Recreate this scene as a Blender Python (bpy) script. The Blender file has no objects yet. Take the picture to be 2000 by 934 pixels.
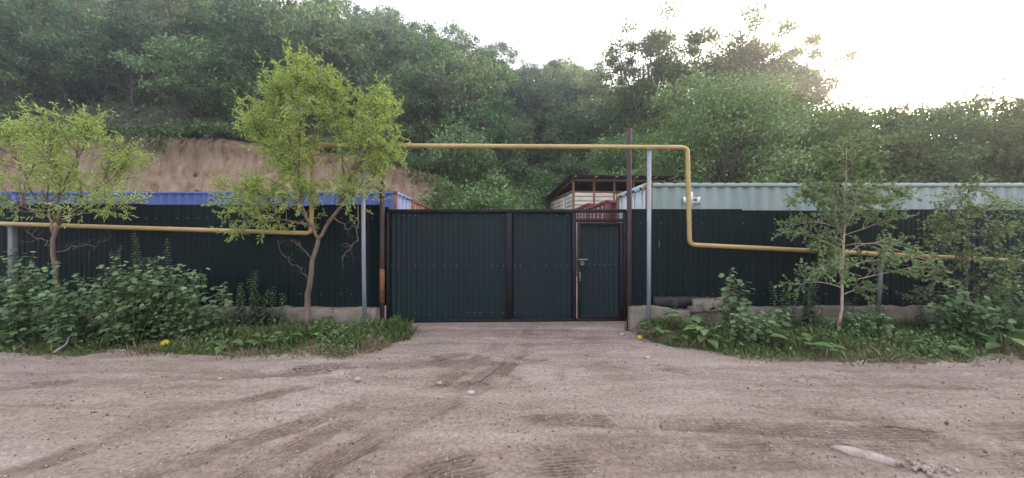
import bpy, math, random
import numpy as np
from mathutils import Vector, Matrix

R = math.radians
scene = bpy.context.scene
COL = scene.collection

# ---------------------------------------------------------------- camera
F, CX, CY, EYE = 785.0, 981.0, 470.0, 1.7      # focal length and vanishing point in photo pixels, eye height
cam = bpy.data.cameras.new('camera')
cam.sensor_width = 36.0
cam.lens = F / 2000.0 * 36.0
cam.shift_x = (1000 - CX) / 2000.0
cam.shift_y = (CY - 467) / 2000.0
cam.clip_start = 0.05
cam.clip_end = 2000
camo = bpy.data.objects.new('camera', cam)
camo.location = (0, 0, EYE)
camo.rotation_euler = (R(90), 0, 0)
COL.objects.link(camo)
scene.camera = camo

# ---------------------------------------------------------------- sky and sun
SUN_AZ, SUN_EL = 51.0, 10.0                    # degrees right of the view axis, above the horizon
w = bpy.data.worlds.new('World'); scene.world = w; w.use_nodes = True
nt = w.node_tree; nt.nodes.clear()
sky = nt.nodes.new('ShaderNodeTexSky'); sky.sky_type = 'NISHITA'; sky.sun_disc = False
sky.sun_elevation = R(SUN_EL); sky.sun_rotation = R(SUN_AZ)
sky.air_density = 1.0; sky.dust_density = 2.5; sky.ozone_density = 1.5
tc = nt.nodes.new('ShaderNodeTexCoord')
mp = nt.nodes.new('ShaderNodeMapping'); mp.inputs['Scale'].default_value = (1.0, 1.0, 2.6)
cn = nt.nodes.new('ShaderNodeTexNoise'); cn.inputs['Scale'].default_value = 1.7; cn.inputs['Detail'].default_value = 5
cr = nt.nodes.new('ShaderNodeMapRange'); cr.inputs[1].default_value = 0.3; cr.inputs[2].default_value = 0.7
cr.inputs[3].default_value = 0.40; cr.inputs[4].default_value = 0.8
mixc = nt.nodes.new('ShaderNodeMix'); mixc.data_type = 'RGBA'
mixc.inputs[7].default_value = (3.6, 3.5, 3.75, 1)          # thin bright cloud
bg = nt.nodes.new('ShaderNodeBackground'); bg.inputs[1].default_value = 0.10
wo = nt.nodes.new('ShaderNodeOutputWorld')
L = nt.links.new
L(tc.outputs['Generated'], mp.inputs[0]); L(mp.outputs[0], cn.inputs['Vector'])
L(cn.outputs[0], cr.inputs[0]); L(cr.outputs[0], mixc.inputs[0])
L(sky.outputs[0], mixc.inputs[6]); L(mixc.outputs[2], bg.inputs[0]); L(bg.outputs[0], wo.inputs[0])

az, el = R(SUN_AZ), R(SUN_EL)
SUNV = Vector((math.sin(az) * math.cos(el), math.cos(az) * math.cos(el), math.sin(el)))
sl = bpy.data.lights.new('sun', 'SUN'); sl.energy = 3.0; sl.angle = R(0.6); sl.color = (1.0, 0.80, 0.58)
so = bpy.data.objects.new('sun', sl); so.rotation_euler = SUNV.to_track_quat('Z', 'Y').to_euler()
so.location = SUNV * 150
COL.objects.link(so)

vs = scene.view_settings
scene.display_settings.display_device = 'sRGB'
vs.view_transform = 'Standard'; vs.look = 'None'; vs.gamma = 1; vs.use_curve_mapping = False
vs.exposure = 3.0
scene.cycles.use_denoising = True
scene.cycles.max_bounces = 6; scene.cycles.diffuse_bounces = 3; scene.cycles.transmission_bounces = 4
scene.cycles.transparent_max_bounces = 6; scene.cycles.volume_bounces = 0
scene.cycles.caustics_reflective = False; scene.cycles.caustics_refractive = False

# ---------------------------------------------------------------- helpers
def P(px, py, Y):
    """photo pixel at depth Y -> world point"""
    return Vector(((px - CX) / F * Y, Y, EYE + (CY - py) / F * Y))
def GX(px, Y): return (px - CX) / F * Y
def G(px, py):
    """photo pixel on the flat road -> (x, y)"""
    Y = F * EYE / (py - CY)
    return ((px - CX) / F * Y, Y)

def _hash(ix, iy, seed):
    h = (ix.astype(np.int64) * 374761393 + iy.astype(np.int64) * 668265263 + seed * 974634221) & 0x7fffffff
    h = ((h ^ (h >> 13)) * 1274126177) & 0x7fffffff
    return ((h ^ (h >> 16)) & 0xffff) / 65535.0
def vnoise(x, y, s, seed=0):
    x = np.asarray(x, float) / s; y = np.asarray(y, float) / s
    ix, iy = np.floor(x), np.floor(y); fx, fy = x - ix, y - iy
    fx = fx * fx * (3 - 2 * fx); fy = fy * fy * (3 - 2 * fy)
    a, b = _hash(ix, iy, seed), _hash(ix + 1, iy, seed)
    c, d = _hash(ix, iy + 1, seed), _hash(ix + 1, iy + 1, seed)
    return (a * (1 - fx) + b * fx) * (1 - fy) + (c * (1 - fx) + d * fx) * fy - 0.5
def sstep(a, b, x):
    t = np.clip((np.asarray(x, float) - a) / (b - a), 0, 1); return t * t * (3 - 2 * t)

def link(o, parent=None):
    COL.objects.link(o)
    if parent is not None: o.parent = parent
    return o
def tag(o, label=None, cat=None, group=None, kind=None):
    if label: o['label'] = label
    if cat: o['category'] = cat
    if group: o['group'] = group
    if kind: o['kind'] = kind
    return o
def empty(name, loc=(0, 0, 0), rz=0.0):
    o = bpy.data.objects.new(name, None); o.empty_display_size = 0.2
    o.location = loc; o.rotation_euler = (0, 0, rz); return link(o)

def make_mesh(name, V, Fc, mat, smooth=False, attrs=None):
    """V (n,3) array; Fc list of arrays (m,k) of equal-size faces, or one list of tuples"""
    me = bpy.data.meshes.new(name)
    V = np.asarray(V, dtype=np.float32)
    if isinstance(Fc, np.ndarray): Fc = [Fc]
    if len(Fc) and not isinstance(Fc[0], np.ndarray):
        by = {}
        for f in Fc: by.setdefault(len(f), []).append(f)
        Fc = [np.array(v) for v in by.values()]
    loops = np.concatenate([f.ravel() for f in Fc]).astype(np.int32)
    tot = np.concatenate([np.full(len(f), f.shape[1]) for f in Fc]).astype(np.int32)
    start = np.concatenate([[0], np.cumsum(tot)[:-1]]).astype(np.int32)
    me.vertices.add(len(V)); me.vertices.foreach_set('co', V.ravel())
    me.loops.add(len(loops)); me.loops.foreach_set('vertex_index', loops)
    me.polygons.add(len(tot)); me.polygons.foreach_set('loop_start', start)
    if smooth: me.polygons.foreach_set('use_smooth', np.ones(len(tot), dtype=bool))
    for k, a in (attrs or {}).items():
        at = me.attributes.new(k, 'FLOAT', 'POINT'); at.data.foreach_set('value', np.asarray(a, dtype=np.float32))
    if mat is not None: me.materials.append(mat)
    me.update(); me.validate()
    return me
def mobj(name, me, parent=None, loc=None):
    o = bpy.data.objects.new(name, me)
    if loc is not None: o.location = loc
    return link(o, parent)

class MB:
    """collects boxes, tubes and prisms; build() makes ONE mesh object"""
    def __init__(s): s.v = []; s.f = []; s.n = 0
    def add(s, V, Fc):
        s.v.extend([tuple(p) for p in V]); s.f.extend([tuple(i + s.n for i in f) for f in Fc]); s.n = len(s.v); return s
    def box(s, x0, x1, y0, y1, z0, z1):
        return s.add([(x0,y0,z0),(x1,y0,z0),(x1,y1,z0),(x0,y1,z0),(x0,y0,z1),(x1,y0,z1),(x1,y1,z1),(x0,y1,z1)],
                     [(0,3,2,1),(4,5,6,7),(0,1,5,4),(1,2,6,5),(2,3,7,6),(3,0,4,7)])
    def cbox(s, x0, x1, y0, y1, z0, z1, c=0.006):
        """box with chamfered vertical and horizontal edges"""
        vs_, c = [], min(c, (x1-x0)/2.2, (y1-y0)/2.2, (z1-z0)/2.2)
        for z, e in ((z0, c), (z0 + c, 0), (z1 - c, 0), (z1, c)):
            k = c
            vs_ += [(x0+e+k*(e==0),y0+e,z),(x1-e-k*(e==0),y0+e,z),(x1-e,y0+e+k*(e==0),z),(x1-e,y1-e-k*(e==0),z),
                    (x1-e-k*(e==0),y1-e,z),(x0+e+k*(e==0),y1-e,z),(x0+e,y1-e-k*(e==0),z),(x0+e,y0+e+k*(e==0),z)]
        fs = [(7,6,5,4,3,2,1,0), tuple(range(24, 32))]
        for r in range(3):
            for i in range(8):
                j = (i + 1) % 8; fs.append((r*8+i, r*8+j, r*8+8+j, r*8+8+i))
        return s.add(vs_, fs)
    def tube(s, pts, rad, n=8, cap=True):
        pts = [Vector(p) for p in pts]
        rad = rad if hasattr(rad, '__len__') else [rad] * len(pts)
        t0 = (pts[1] - pts[0]).normalized()
        u = t0.orthogonal().normalized(); V = []
        for i, p in enumerate(pts):
            t = (pts[min(i+1, len(pts)-1)] - pts[max(i-1, 0)])
            t = t.normalized() if t.length > 1e-9 else t0
            u = (u - t * u.dot(t)); u = u.normalized() if u.length > 1e-6 else t.orthogonal().normalized()
            v = t.cross(u)
            for k in range(n):
                a = 2 * math.pi * k / n
                V.append(p + (u * math.cos(a) + v * math.sin(a)) * rad[i])
        Fc = []
        for i in range(len(pts) - 1):
            for k in range(n):
                k2 = (k + 1) % n; Fc.append((i*n+k, i*n+k2, i*n+n+k2, i*n+n+k))
        if cap: Fc += [tuple(range(n-1, -1, -1)), tuple(range((len(pts)-1)*n, len(pts)*n))]
        return s.add(V, Fc)
    def mesh(s, name, mat, smooth=False): return make_mesh(name, np.array(s.v), s.f, mat, smooth)
    def build(s, name, mat, parent=None, smooth=False, loc=None): return mobj(name, s.mesh(name, mat, smooth), parent, loc)

# ---------------------------------------------------------------- materials
def mat_new(name):
    m = bpy.data.materials.new(name); m.use_nodes = True
    nt = m.node_tree; b = nt.nodes['Principled BSDF']; return m, nt, b
def nnode(nt, t, **kw):
    n = nt.nodes.new(t)
    for k, v in kw.items():
        if k.startswith('i_'): n.inputs[int(k[2:]) if k[2:].isdigit() else k[2:]].default_value = v
        else: setattr(n, k, v)
    return n
def ramp(nt, stops):
    n = nt.nodes.new('ShaderNodeValToRGB'); e = n.color_ramp.elements
    while len(e) < len(stops): e.new(0.5)
    for i, (p, c) in enumerate(stops):
        e[i].position = p; e[i].color = (c[0], c[1], c[2], 1) if hasattr(c, '__len__') else (c, c, c, 1)
    return n
def paint(name, c1, c2, rough=0.5, metal=0.0, scale=3.0, rust=None, rust_amt=0.5, bump=0.15, spec=0.5, streak=1.0, fine=60.0):
    """painted or bare surface with two-tone wear, optional rust patches, fine relief"""
    m, nt, b = mat_new(name); Lk = nt.links.new
    tc = nnode(nt, 'ShaderNodeTexCoord'); mp = nnode(nt, 'ShaderNodeMapping')
    mp.inputs['Scale'].default_value = (1, 1, streak)
    Lk(tc.outputs['Object'], mp.inputs[0])
    oi = nnode(nt, 'ShaderNodeObjectInfo')
    ad = nnode(nt, 'ShaderNodeVectorMath', operation='ADD'); Lk(mp.outputs[0], ad.inputs[0])
    sc_ = nnode(nt, 'ShaderNodeMath', operation='MULTIPLY', i_1=37.0); Lk(oi.outputs['Random'], sc_.inputs[0]); Lk(sc_.outputs[0], ad.inputs[1])
    n1 = nnode(nt, 'ShaderNodeTexNoise', i_Scale=scale, i_Detail=8.0, i_Roughness=0.62); Lk(ad.outputs[0], n1.inputs['Vector'])
    r1 = ramp(nt, [(0.32, c1), (0.68, c2)]); Lk(n1.outputs[0], r1.inputs[0])
    out = r1.outputs[0]
    if rust:
        n2 = nnode(nt, 'ShaderNodeTexNoise', i_Scale=scale * 1.7, i_Detail=10.0, i_Roughness=0.7); Lk(ad.outputs[0], n2.inputs['Vector'])
        r2 = ramp(nt, [(rust_amt, 0.0), (min(rust_amt + 0.08, 1), 1.0)]); Lk(n2.outputs[0], r2.inputs[0])
        mx = nnode(nt, 'ShaderNodeMix', data_type='RGBA'); mx.inputs[7].default_value = (*rust, 1)
        Lk(r2.outputs[0], mx.inputs[0]); Lk(out, mx.inputs[6]); out = mx.outputs[2]
    Lk(out, b.inputs['Base Color'])
    b.inputs['Roughness'].default_value = rough; b.inputs['Metallic'].default_value = metal
    b.inputs['Specular IOR Level'].default_value = spec
    nf = nnode(nt, 'ShaderNodeTexNoise', i_Scale=fine, i_Detail=5.0); Lk(tc.outputs['Object'], nf.inputs['Vector'])
    bp = nnode(nt, 'ShaderNodeBump', i_Strength=bump, i_Distance=0.01); Lk(nf.outputs[0], bp.inputs['Height']); Lk(bp.outputs[0], b.inputs['Normal'])
    return m
def leafmat(name, dark, light, trans=0.35, rough=0.5, objvar=0.25, spec=0.35):
    """leaf: per-leaf tint, per-plant tint, light through the blade"""
    m, nt, b = mat_new(name); Lk = nt.links.new
    at = nnode(nt, 'ShaderNodeAttribute', attribute_name='tint')
    oi = nnode(nt, 'ShaderNodeObjectInfo')
    r1 = ramp(nt, [(0.0, dark), (1.0, light)]); Lk(at.outputs['Fac'], r1.inputs[0])
    mr = nnode(nt, 'ShaderNodeMapRange', i_3=1 - objvar, i_4=1 + objvar); Lk(oi.outputs['Random'], mr.inputs[0])
    hs = nnode(nt, 'ShaderNodeHueSaturation'); Lk(r1.outputs[0], hs.inputs['Color']); Lk(mr.outputs[0], hs.inputs['Value'])
    mr2 = nnode(nt, 'ShaderNodeMapRange', i_3=0.485, i_4=0.515)
    fr = nnode(nt, 'ShaderNodeMath', operation='FRACT'); m7 = nnode(nt, 'ShaderNodeMath', operation='MULTIPLY', i_1=7.31)
    Lk(oi.outputs['Random'], m7.inputs[0]); Lk(m7.outputs[0], fr.inputs[0]); Lk(fr.outputs[0], mr2.inputs[0]); Lk(mr2.outputs[0], hs.inputs['Hue'])
    Lk(hs.outputs[0], b.inputs['Base Color']); b.inputs['Roughness'].default_value = rough
    b.inputs['Specular IOR Level'].default_value = spec
    tr = nnode(nt, 'ShaderNodeBsdfTranslucent'); 
    br = nnode(nt, 'ShaderNodeMix', data_type='RGBA', blend_type='MULTIPLY'); br.inputs[0].default_value = 1.0
    br.inputs[7].default_value = (1.10, 1.18, 0.62, 1); Lk(hs.outputs[0], br.inputs[6]); Lk(br.outputs[2], tr.inputs[0])
    ms = nnode(nt, 'ShaderNodeMixShader', i_0=trans); Lk(b.outputs[0], ms.inputs[1]); Lk(tr.outputs[0], ms.inputs[2])
    Lk(ms.outputs[0], nt.nodes['Material Output'].inputs['Surface'])
    return m

M = {}
M['sheet'] = paint('green_sheet', (.0058, .0160, .0180), (.0085, .0215, .0240), rough=.5, scale=1.2, bump=.04, streak=.3, spec=.22)
M['sheet_fence'] = paint('green_fence_sheet', (.0028, .0092, .0096), (.0046, .0132, .0136), rough=.55, scale=.9, bump=.04, streak=.25, spec=.16)
M['frame'] = paint('dark_frame_paint', (.007, .007, .009), (.013, .012, .014), rough=.55, scale=4, bump=.08, spec=.25)
M['screw'] = paint('screw_zinc', (.25, .27, .28), (.4, .4, .4), rough=.4, metal=.6)
M['rustpost'] = paint('rusty_post', (.045, .028, .026), (.075, .045, .038), rough=.75, scale=3, rust=(.30, .10, .03), rust_amt=.62, bump=.3, streak=.5)
M['galv'] = paint('grey_pole_paint', (.23, .24, .27), (.34, .35, .38), rough=.45, scale=3, bump=.06, streak=.3)
M['greypost'] = paint('dull_grey_post_paint', (.10, .105, .105), (.17, .175, .175), rough=.6, scale=3, bump=.1)
M['yellow'] = paint('yellow_pipe_paint', (.36, .25, .085), (.47, .34, .13), rough=.42, scale=2.5, rust=(.20, .09, .03), rust_amt=.70, bump=.06)
M['conc'] = paint('old_concrete', (.135, .110, .085), (.27, .232, .19), rough=.95, scale=3.5, rust=(.085, .068, .05), rust_amt=.56, bump=.9, fine=28)
M['blue'] = paint('blue_container', (.045, .085, .26), (.075, .13, .36), rough=.5, scale=1.6, rust=(.13, .06, .04), rust_amt=.68, streak=.35)
M['palegreen'] = paint('grey_green_container', (.24, .31, .28), (.34, .40, .37), rough=.55, scale=1.3, rust=(.17, .12, .08), rust_amt=.70, streak=.3)
M['paleblue'] = paint('pale_blue_door', (.40, .50, .55), (.52, .60, .64), rough=.5, scale=2, rust=(.22, .13, .07), rust_amt=.70, streak=.4)
M['bluedoor'] = paint('lavender_blue_door', (.25, .32, .56), (.36, .42, .66), rough=.5, scale=2, rust=(.22, .13, .07), rust_amt=.68, streak=.4)
M['orange'] = paint('orange_red_container', (.30, .085, .05), (.40, .13, .08), rough=.6, scale=2, rust=(.14, .05, .03), rust_amt=.6, streak=.4)
M['maroon'] = paint('maroon_container', (.15, .040, .040), (.24, .07, .065), rough=.6, scale=2, rust=(.10, .045, .03), rust_amt=.62, streak=.4)
M['rustbrown'] = paint('rust_brown_steel', (.14, .060, .035), (.24, .105, .06), rough=.8, scale=4, rust=(.09, .04, .025), rust_amt=.55, bump=.4)
M['rod'] = paint('pale_lock_rod', (.45, .42, .36), (.62, .58, .50), rough=.5, scale=5, rust=(.2, .1, .05), rust_amt=.6)
M['black'] = paint('black_rubber', (.006, .006, .007), (.015, .014, .014), rough=.6)
M['white'] = paint('white_paint', (.70, .70, .69), (.80, .80, .79), rough=.5)
M['hazard'] = paint('hazard_yellow', (.5, .36, .08), (.62, .46, .14), rough=.55)
M['wood'] = paint('brown_timber', (.13, .065, .038), (.24, .125, .075), rough=.8, scale=6, bump=.3, streak=.2)
M['roofsheet'] = paint('brown_roof_sheet', (.05, .035, .035), (.09, .06, .055), rough=.6, scale=2)
M['panelwhite'] = paint('cream_wall_panel', (.62, .55, .42), (.78, .72, .60), rough=.7, scale=2)
M['glass'] = paint('dark_window_glass', (.03, .035, .04), (.05, .055, .06), rough=.08, bump=0)
M['bark'] = paint('grey_bark', (.075, .060, .048), (.16, .135, .11), rough=.9, scale=9, bump=.7, streak=.3)
M['willowbark'] = paint('willow_bark', (.11, .075, .055), (.23, .165, .125), rough=.85, scale=8, bump=.6, streak=.3)
M['birchbark'] = paint('pale_birch_bark', (.34, .25, .17), (.55, .44, .33), rough=.8, scale=7, rust=(.08, .05, .035), rust_amt=.64, bump=.4, streak=2.5)
M['deadbark'] = paint('bare_grey_branches', (.20, .175, .155), (.34, .31, .28), rough=.9, scale=8)
M['stem'] = paint('green_stem', (.06, .09, .03), (.12, .14, .06), rough=.7, scale=8)
M['drystem'] = paint('dry_stalk', (.22, .16, .09), (.36, .28, .17), rough=.9, scale=8)
M['stone'] = paint('pale_stone', (.30, .26, .22), (.46, .42, .37), rough=.95, scale=9, bump=.6, fine=40)
M['dirtstone'] = paint('dusty_stone', (.26, .20, .165), (.42, .36, .31), rough=.95, scale=14, rust=(.17, .13, .10), rust_amt=.58, bump=.9, fine=60)
M['clod'] = paint('soil_clod', (.10, .075, .055), (.19, .15, .115), rough=.95, scale=9, bump=.5)
M['l_willow'] = leafmat('willow_leaf', (.28, .41, .11), (.56, .67, .27), trans=.42, objvar=.05)
M['l_birch'] = leafmat('birch_leaf', (.075, .13, .055), (.27, .36, .16), trans=.35, objvar=.08)
M['l_shrub'] = leafmat('lobed_leaf', (.055, .105, .045), (.21, .30, .14), trans=.25, objvar=.12)
M['l_nettle'] = leafmat('nettle_leaf', (.045, .080, .048), (.16, .22, .12), trans=.25, objvar=.1)
M['l_dock'] = leafmat('broad_dock_leaf', (.055, .11, .038), (.20, .29, .11), trans=.25, objvar=.15)
M['l_grass'] = leafmat('grass_blade', (.05, .09, .028), (.20, .25, .085), trans=.3, objvar=0)
M['l_dry'] = leafmat('dry_grass_blade', (.14, .12, .06), (.30, .25, .15), trans=.2, objvar=0)
M['l_h0'] = leafmat('hill_leaf_dark', (.032, .080, .032), (.14, .23, .10), trans=.3, objvar=.35)
M['l_h1'] = leafmat('hill_leaf_mid', (.058, .125, .045), (.225, .34, .13), trans=.3, objvar=.35)
M['l_h2'] = leafmat('hill_leaf_pale', (.085, .15, .070), (.27, .36, .18), trans=.3, objvar=.3)
M['l_h3'] = leafmat('hill_leaf_yellowish', (.14, .17, .06), (.36, .37, .15), trans=.35)
M['l_r0'] = leafmat('elm_leaf', (.075, .12, .042), (.25, .32, .11), trans=.42)
M['l_rt'] = leafmat('round_tree_leaf', (.10, .175, .075), (.33, .44, .20), trans=.35, objvar=.02)
M['l_yellowleaf'] = leafmat('yellow_leaf', (.55, .38, .05), (.65, .48, .08), trans=.2, objvar=0)
M['flower'] = paint('white_blossom', (.7, .7, .6), (.8, .8, .72), rough=.8)

# dirt road: grain, pebbly speckle, and tyre tread relief plus painted groove shade, driven by track distance
def dirt_mat():
    m, nt, b = mat_new('road_dirt'); Lk = nt.links.new
    tc = nnode(nt, 'ShaderNodeTexCoord')
    n1 = nnode(nt, 'ShaderNodeTexNoise', i_Scale=.55, i_Detail=7.0, i_Roughness=.6); Lk(tc.outputs['Object'], n1.inputs['Vector'])
    st = nnode(nt, 'ShaderNodeMapping'); st.inputs['Scale'].default_value = (.35, 2.2, 1); Lk(tc.outputs['Object'], st.inputs[0])
    n3 = nnode(nt, 'ShaderNodeTexNoise', i_Scale=1.6, i_Detail=8.0, i_Roughness=.65); Lk(st.outputs[0], n3.inputs['Vector'])
    r1 = ramp(nt, [(.37, (.205, .153, .122)), (.50, (.315, .247, .203)), (.63, (.405, .333, .285))])
    av = nnode(nt, 'ShaderNodeMath', operation='ADD'); Lk(n1.outputs[0], av.inputs[0]); Lk(n3.outputs[0], av.inputs[1])
    hv = nnode(nt, 'ShaderNodeMath', operation='MULTIPLY', i_1=.5); Lk(av.outputs[0], hv.inputs[0]); Lk(hv.outputs[0], r1.inputs[0])
    # loose dark soil in the tracks, mixed with painted shade in the tread grooves
    tone = nnode(nt, 'ShaderNodeAttribute', attribute_name='tone')
    tn = nnode(nt, 'ShaderNodeTexNoise', i_Scale=9.0, i_Detail=6.0); Lk(tc.outputs['Object'], tn.inputs['Vector'])
    tm = nnode(nt, 'ShaderNodeMath', operation='MULTIPLY'); Lk(tone.outputs['Fac'], tm.inputs[0]); Lk(tn.outputs[0], tm.inputs[1])
    mx = nnode(nt, 'ShaderNodeMix', data_type='RGBA'); mx.inputs[7].default_value = (.165, .115, .085, 1)
    Lk(r1.outputs[0], mx.inputs[6])
    # speckle of grit
    vo = nnode(nt, 'ShaderNodeTexVoronoi', i_Scale=55.0); Lk(tc.outputs['Object'], vo.inputs['Vector'])
    vr = ramp(nt, [(.0, 1.0), (.14, 0.0)]); Lk(vo.outputs['Distance'], vr.inputs[0])
    vc = nnode(nt, 'ShaderNodeSeparateColor'); Lk(vo.outputs['Color'], vc.inputs[0])
    gt = nnode(nt, 'ShaderNodeMath', operation='GREATER_THAN', i_1=.55); Lk(vc.outputs[0], gt.inputs[0])
    gm = nnode(nt, 'ShaderNodeMath', operation='MULTIPLY'); Lk(gt.outputs[0], gm.inputs[0]); Lk(vr.outputs[0], gm.inputs[1])
    gc = ramp(nt, [(.0, (.10, .08, .07)), (.5, (.30, .26, .23)), (1.0, (.52, .48, .44))]); Lk(vc.outputs[1], gc.inputs[0])
    vo2 = nnode(nt, 'ShaderNodeTexVoronoi', i_Scale=21.0); Lk(tc.outputs['Object'], vo2.inputs['Vector'])
    vr2 = ramp(nt, [(.0, 1.0), (.20, 0.0)]); Lk(vo2.outputs['Distance'], vr2.inputs[0]); vc2 = nnode(nt, 'ShaderNodeSeparateColor'); Lk(vo2.outputs['Color'], vc2.inputs[0])
    gt2 = nnode(nt, 'ShaderNodeMath', operation='GREATER_THAN', i_1=.80); Lk(vc2.outputs[0], gt2.inputs[0]); gm2 = nnode(nt, 'ShaderNodeMath', operation='MULTIPLY'); Lk(gt2.outputs[0], gm2.inputs[0]); Lk(vr2.outputs[0], gm2.inputs[1])
    gc2 = ramp(nt, [(.0, (.09, .07, .055)), (.6, (.22, .18, .15)), (1.0, (.46, .41, .36))]); Lk(vc2.outputs[1], gc2.inputs[0])
    mx1 = nnode(nt, 'ShaderNodeMix', data_type='RGBA'); Lk(gm2.outputs[0], mx1.inputs[0]); Lk(mx.outputs[2], mx1.inputs[6]); Lk(gc2.outputs[0], mx1.inputs[7])
    mx2 = nnode(nt, 'ShaderNodeMix', data_type='RGBA'); Lk(gm.outputs[0], mx2.inputs[0]); Lk(mx1.outputs[2], mx2.inputs[6]); Lk(gc.outputs[0], mx2.inputs[7])
    n4 = nnode(nt, 'ShaderNodeTexNoise', i_Scale=26.0, i_Detail=9.0, i_Roughness=.8); Lk(tc.outputs['Object'], n4.inputs['Vector'])
    r4 = ramp(nt, [(.36, .45), (.62, 1.35)]); Lk(n4.outputs[0], r4.inputs[0])
    mx3 = nnode(nt, 'ShaderNodeMix', data_type='RGBA', blend_type='MULTIPLY'); mx3.inputs[0].default_value = .8
    Lk(mx2.outputs[2], mx3.inputs[6]); Lk(r4.outputs[0], mx3.inputs[7])
    Lk(mx3.outputs[2], b.inputs['Base Color']); b.inputs['Roughness'].default_value = .95
    b.inputs['Specular IOR Level'].default_value = .15
    # relief
    d = nnode(nt, 'ShaderNodeAttribute', attribute_name='trk_d'); s = nnode(nt, 'ShaderNodeAttribute', attribute_name='trk_s')
    k = nnode(nt, 'ShaderNodeAttribute', attribute_name='trk_m')
    da = nnode(nt, 'ShaderNodeMath', operation='MULTIPLY', i_1=2 * math.pi / .045); Lk(d.outputs['Fac'], da.inputs[0])
    ds = nnode(nt, 'ShaderNodeMath', operation='SINE'); Lk(da.outputs[0], ds.inputs[0])
    sa = nnode(nt, 'ShaderNodeMath', operation='MULTIPLY', i_1=2 * math.pi / .06); Lk(s.outputs['Fac'], sa.inputs[0])
    zz = nnode(nt, 'ShaderNodeMath', operation='ADD'); Lk(sa.outputs[0], zz.inputs[0]); Lk(ds.outputs[0], zz.inputs[1])
    ss = nnode(nt, 'ShaderNodeMath', operation='SINE'); Lk(zz.outputs[0], ss.inputs[0])
    s2 = nnode(nt, 'ShaderNodeMath', operation='MULTIPLY', i_1=.25); Lk(ss.outputs[0], s2.inputs[0])
    tr = nnode(nt, 'ShaderNodeMath', operation='ADD'); Lk(ds.outputs[0], tr.inputs[0]); Lk(s2.outputs[0], tr.inputs[1])
    tk = nnode(nt, 'ShaderNodeMath', operation='MULTIPLY'); Lk(tr.outputs[0], tk.inputs[0]); Lk(k.outputs['Fac'], tk.inputs[1])
    tk2 = nnode(nt, 'ShaderNodeMath', operation='MULTIPLY', i_1=.24); Lk(tk.outputs[0], tk2.inputs[0])
    gr = nnode(nt, 'ShaderNodeMath', operation='MULTIPLY', i_1=.55); Lk(n4.outputs[0], gr.inputs[0])
    h1 = nnode(nt, 'ShaderNodeMath', operation='ADD'); Lk(tk2.outputs[0], h1.inputs[0]); Lk(gr.outputs[0], h1.inputs[1])
    h2 = nnode(nt, 'ShaderNodeMath', operation='MULTIPLY_ADD', i_1=.5); Lk(gm.outputs[0], h2.inputs[0]); Lk(h1.outputs[0], h2.inputs[2])
    gl = nnode(nt, 'ShaderNodeMapRange', i_1=-.9, i_2=.9, i_3=1.15, i_4=.0); Lk(tr.outputs[0], gl.inputs[0])  # tread grooves darkened in the colour, painted shade to back up the bump
    gk = nnode(nt, 'ShaderNodeMath', operation='MULTIPLY'); Lk(gl.outputs[0], gk.inputs[0]); Lk(k.outputs['Fac'], gk.inputs[1])
    gs = nnode(nt, 'ShaderNodeMath', operation='MULTIPLY_ADD', i_1=.38); Lk(gk.outputs[0], gs.inputs[0])
    t5 = nnode(nt, 'ShaderNodeMath', operation='MULTIPLY', i_1=.75); Lk(tm.outputs[0], t5.inputs[0]); Lk(t5.outputs[0], gs.inputs[2])
    Lk(gs.outputs[0], mx.inputs[0])
    bp = nnode(nt, 'ShaderNodeBump', i_Strength=1.0, i_Distance=.04); Lk(h2.outputs[0], bp.inputs['Height']); Lk(bp.outputs[0], b.inputs['Normal'])
    return m
M['dirt'] = dirt_mat()
def soil_mat(name, c1, c2, c3, sc, streak=(1, 1, 1), bump=.8, dist=.05):
    m, nt, b = mat_new(name); Lk = nt.links.new
    tc = nnode(nt, 'ShaderNodeTexCoord'); mp = nnode(nt, 'ShaderNodeMapping'); mp.inputs['Scale'].default_value = streak
    Lk(tc.outputs['Object'], mp.inputs[0])
    n1 = nnode(nt, 'ShaderNodeTexNoise', i_Scale=sc, i_Detail=10.0, i_Roughness=.68); Lk(mp.outputs[0], n1.inputs['Vector'])
    r1 = ramp(nt, [(.3, c1), (.5, c2), (.7, c3)]); Lk(n1.outputs[0], r1.inputs[0]); Lk(r1.outputs[0], b.inputs['Base Color'])
    b.inputs['Roughness'].default_value = .95; b.inputs['Specular IOR Level'].default_value = .1
    n2 = nnode(nt, 'ShaderNodeTexNoise', i_Scale=sc * 5, i_Detail=8.0, i_Roughness=.7); Lk(mp.outputs[0], n2.inputs['Vector'])
    bp = nnode(nt, 'ShaderNodeBump', i_Strength=bump, i_Distance=dist); Lk(n2.outputs[0], bp.inputs['Height']); Lk(bp.outputs[0], b.inputs['Normal'])
    return m
M['ground'] = soil_mat('woodland_soil', (.045, .038, .026), (.085, .070, .048), (.15, .12, .085), .9)
M['verge'] = soil_mat('verge_soil', (.07, .065, .035), (.13, .105, .07), (.22, .175, .13), 3.5)
M['bank'] = soil_mat('loess_bank', (.20, .130, .085), (.42, .30, .21), (.56, .43, .32), 1.5, (1.4, 1, .55), 1.0, .12)

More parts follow.
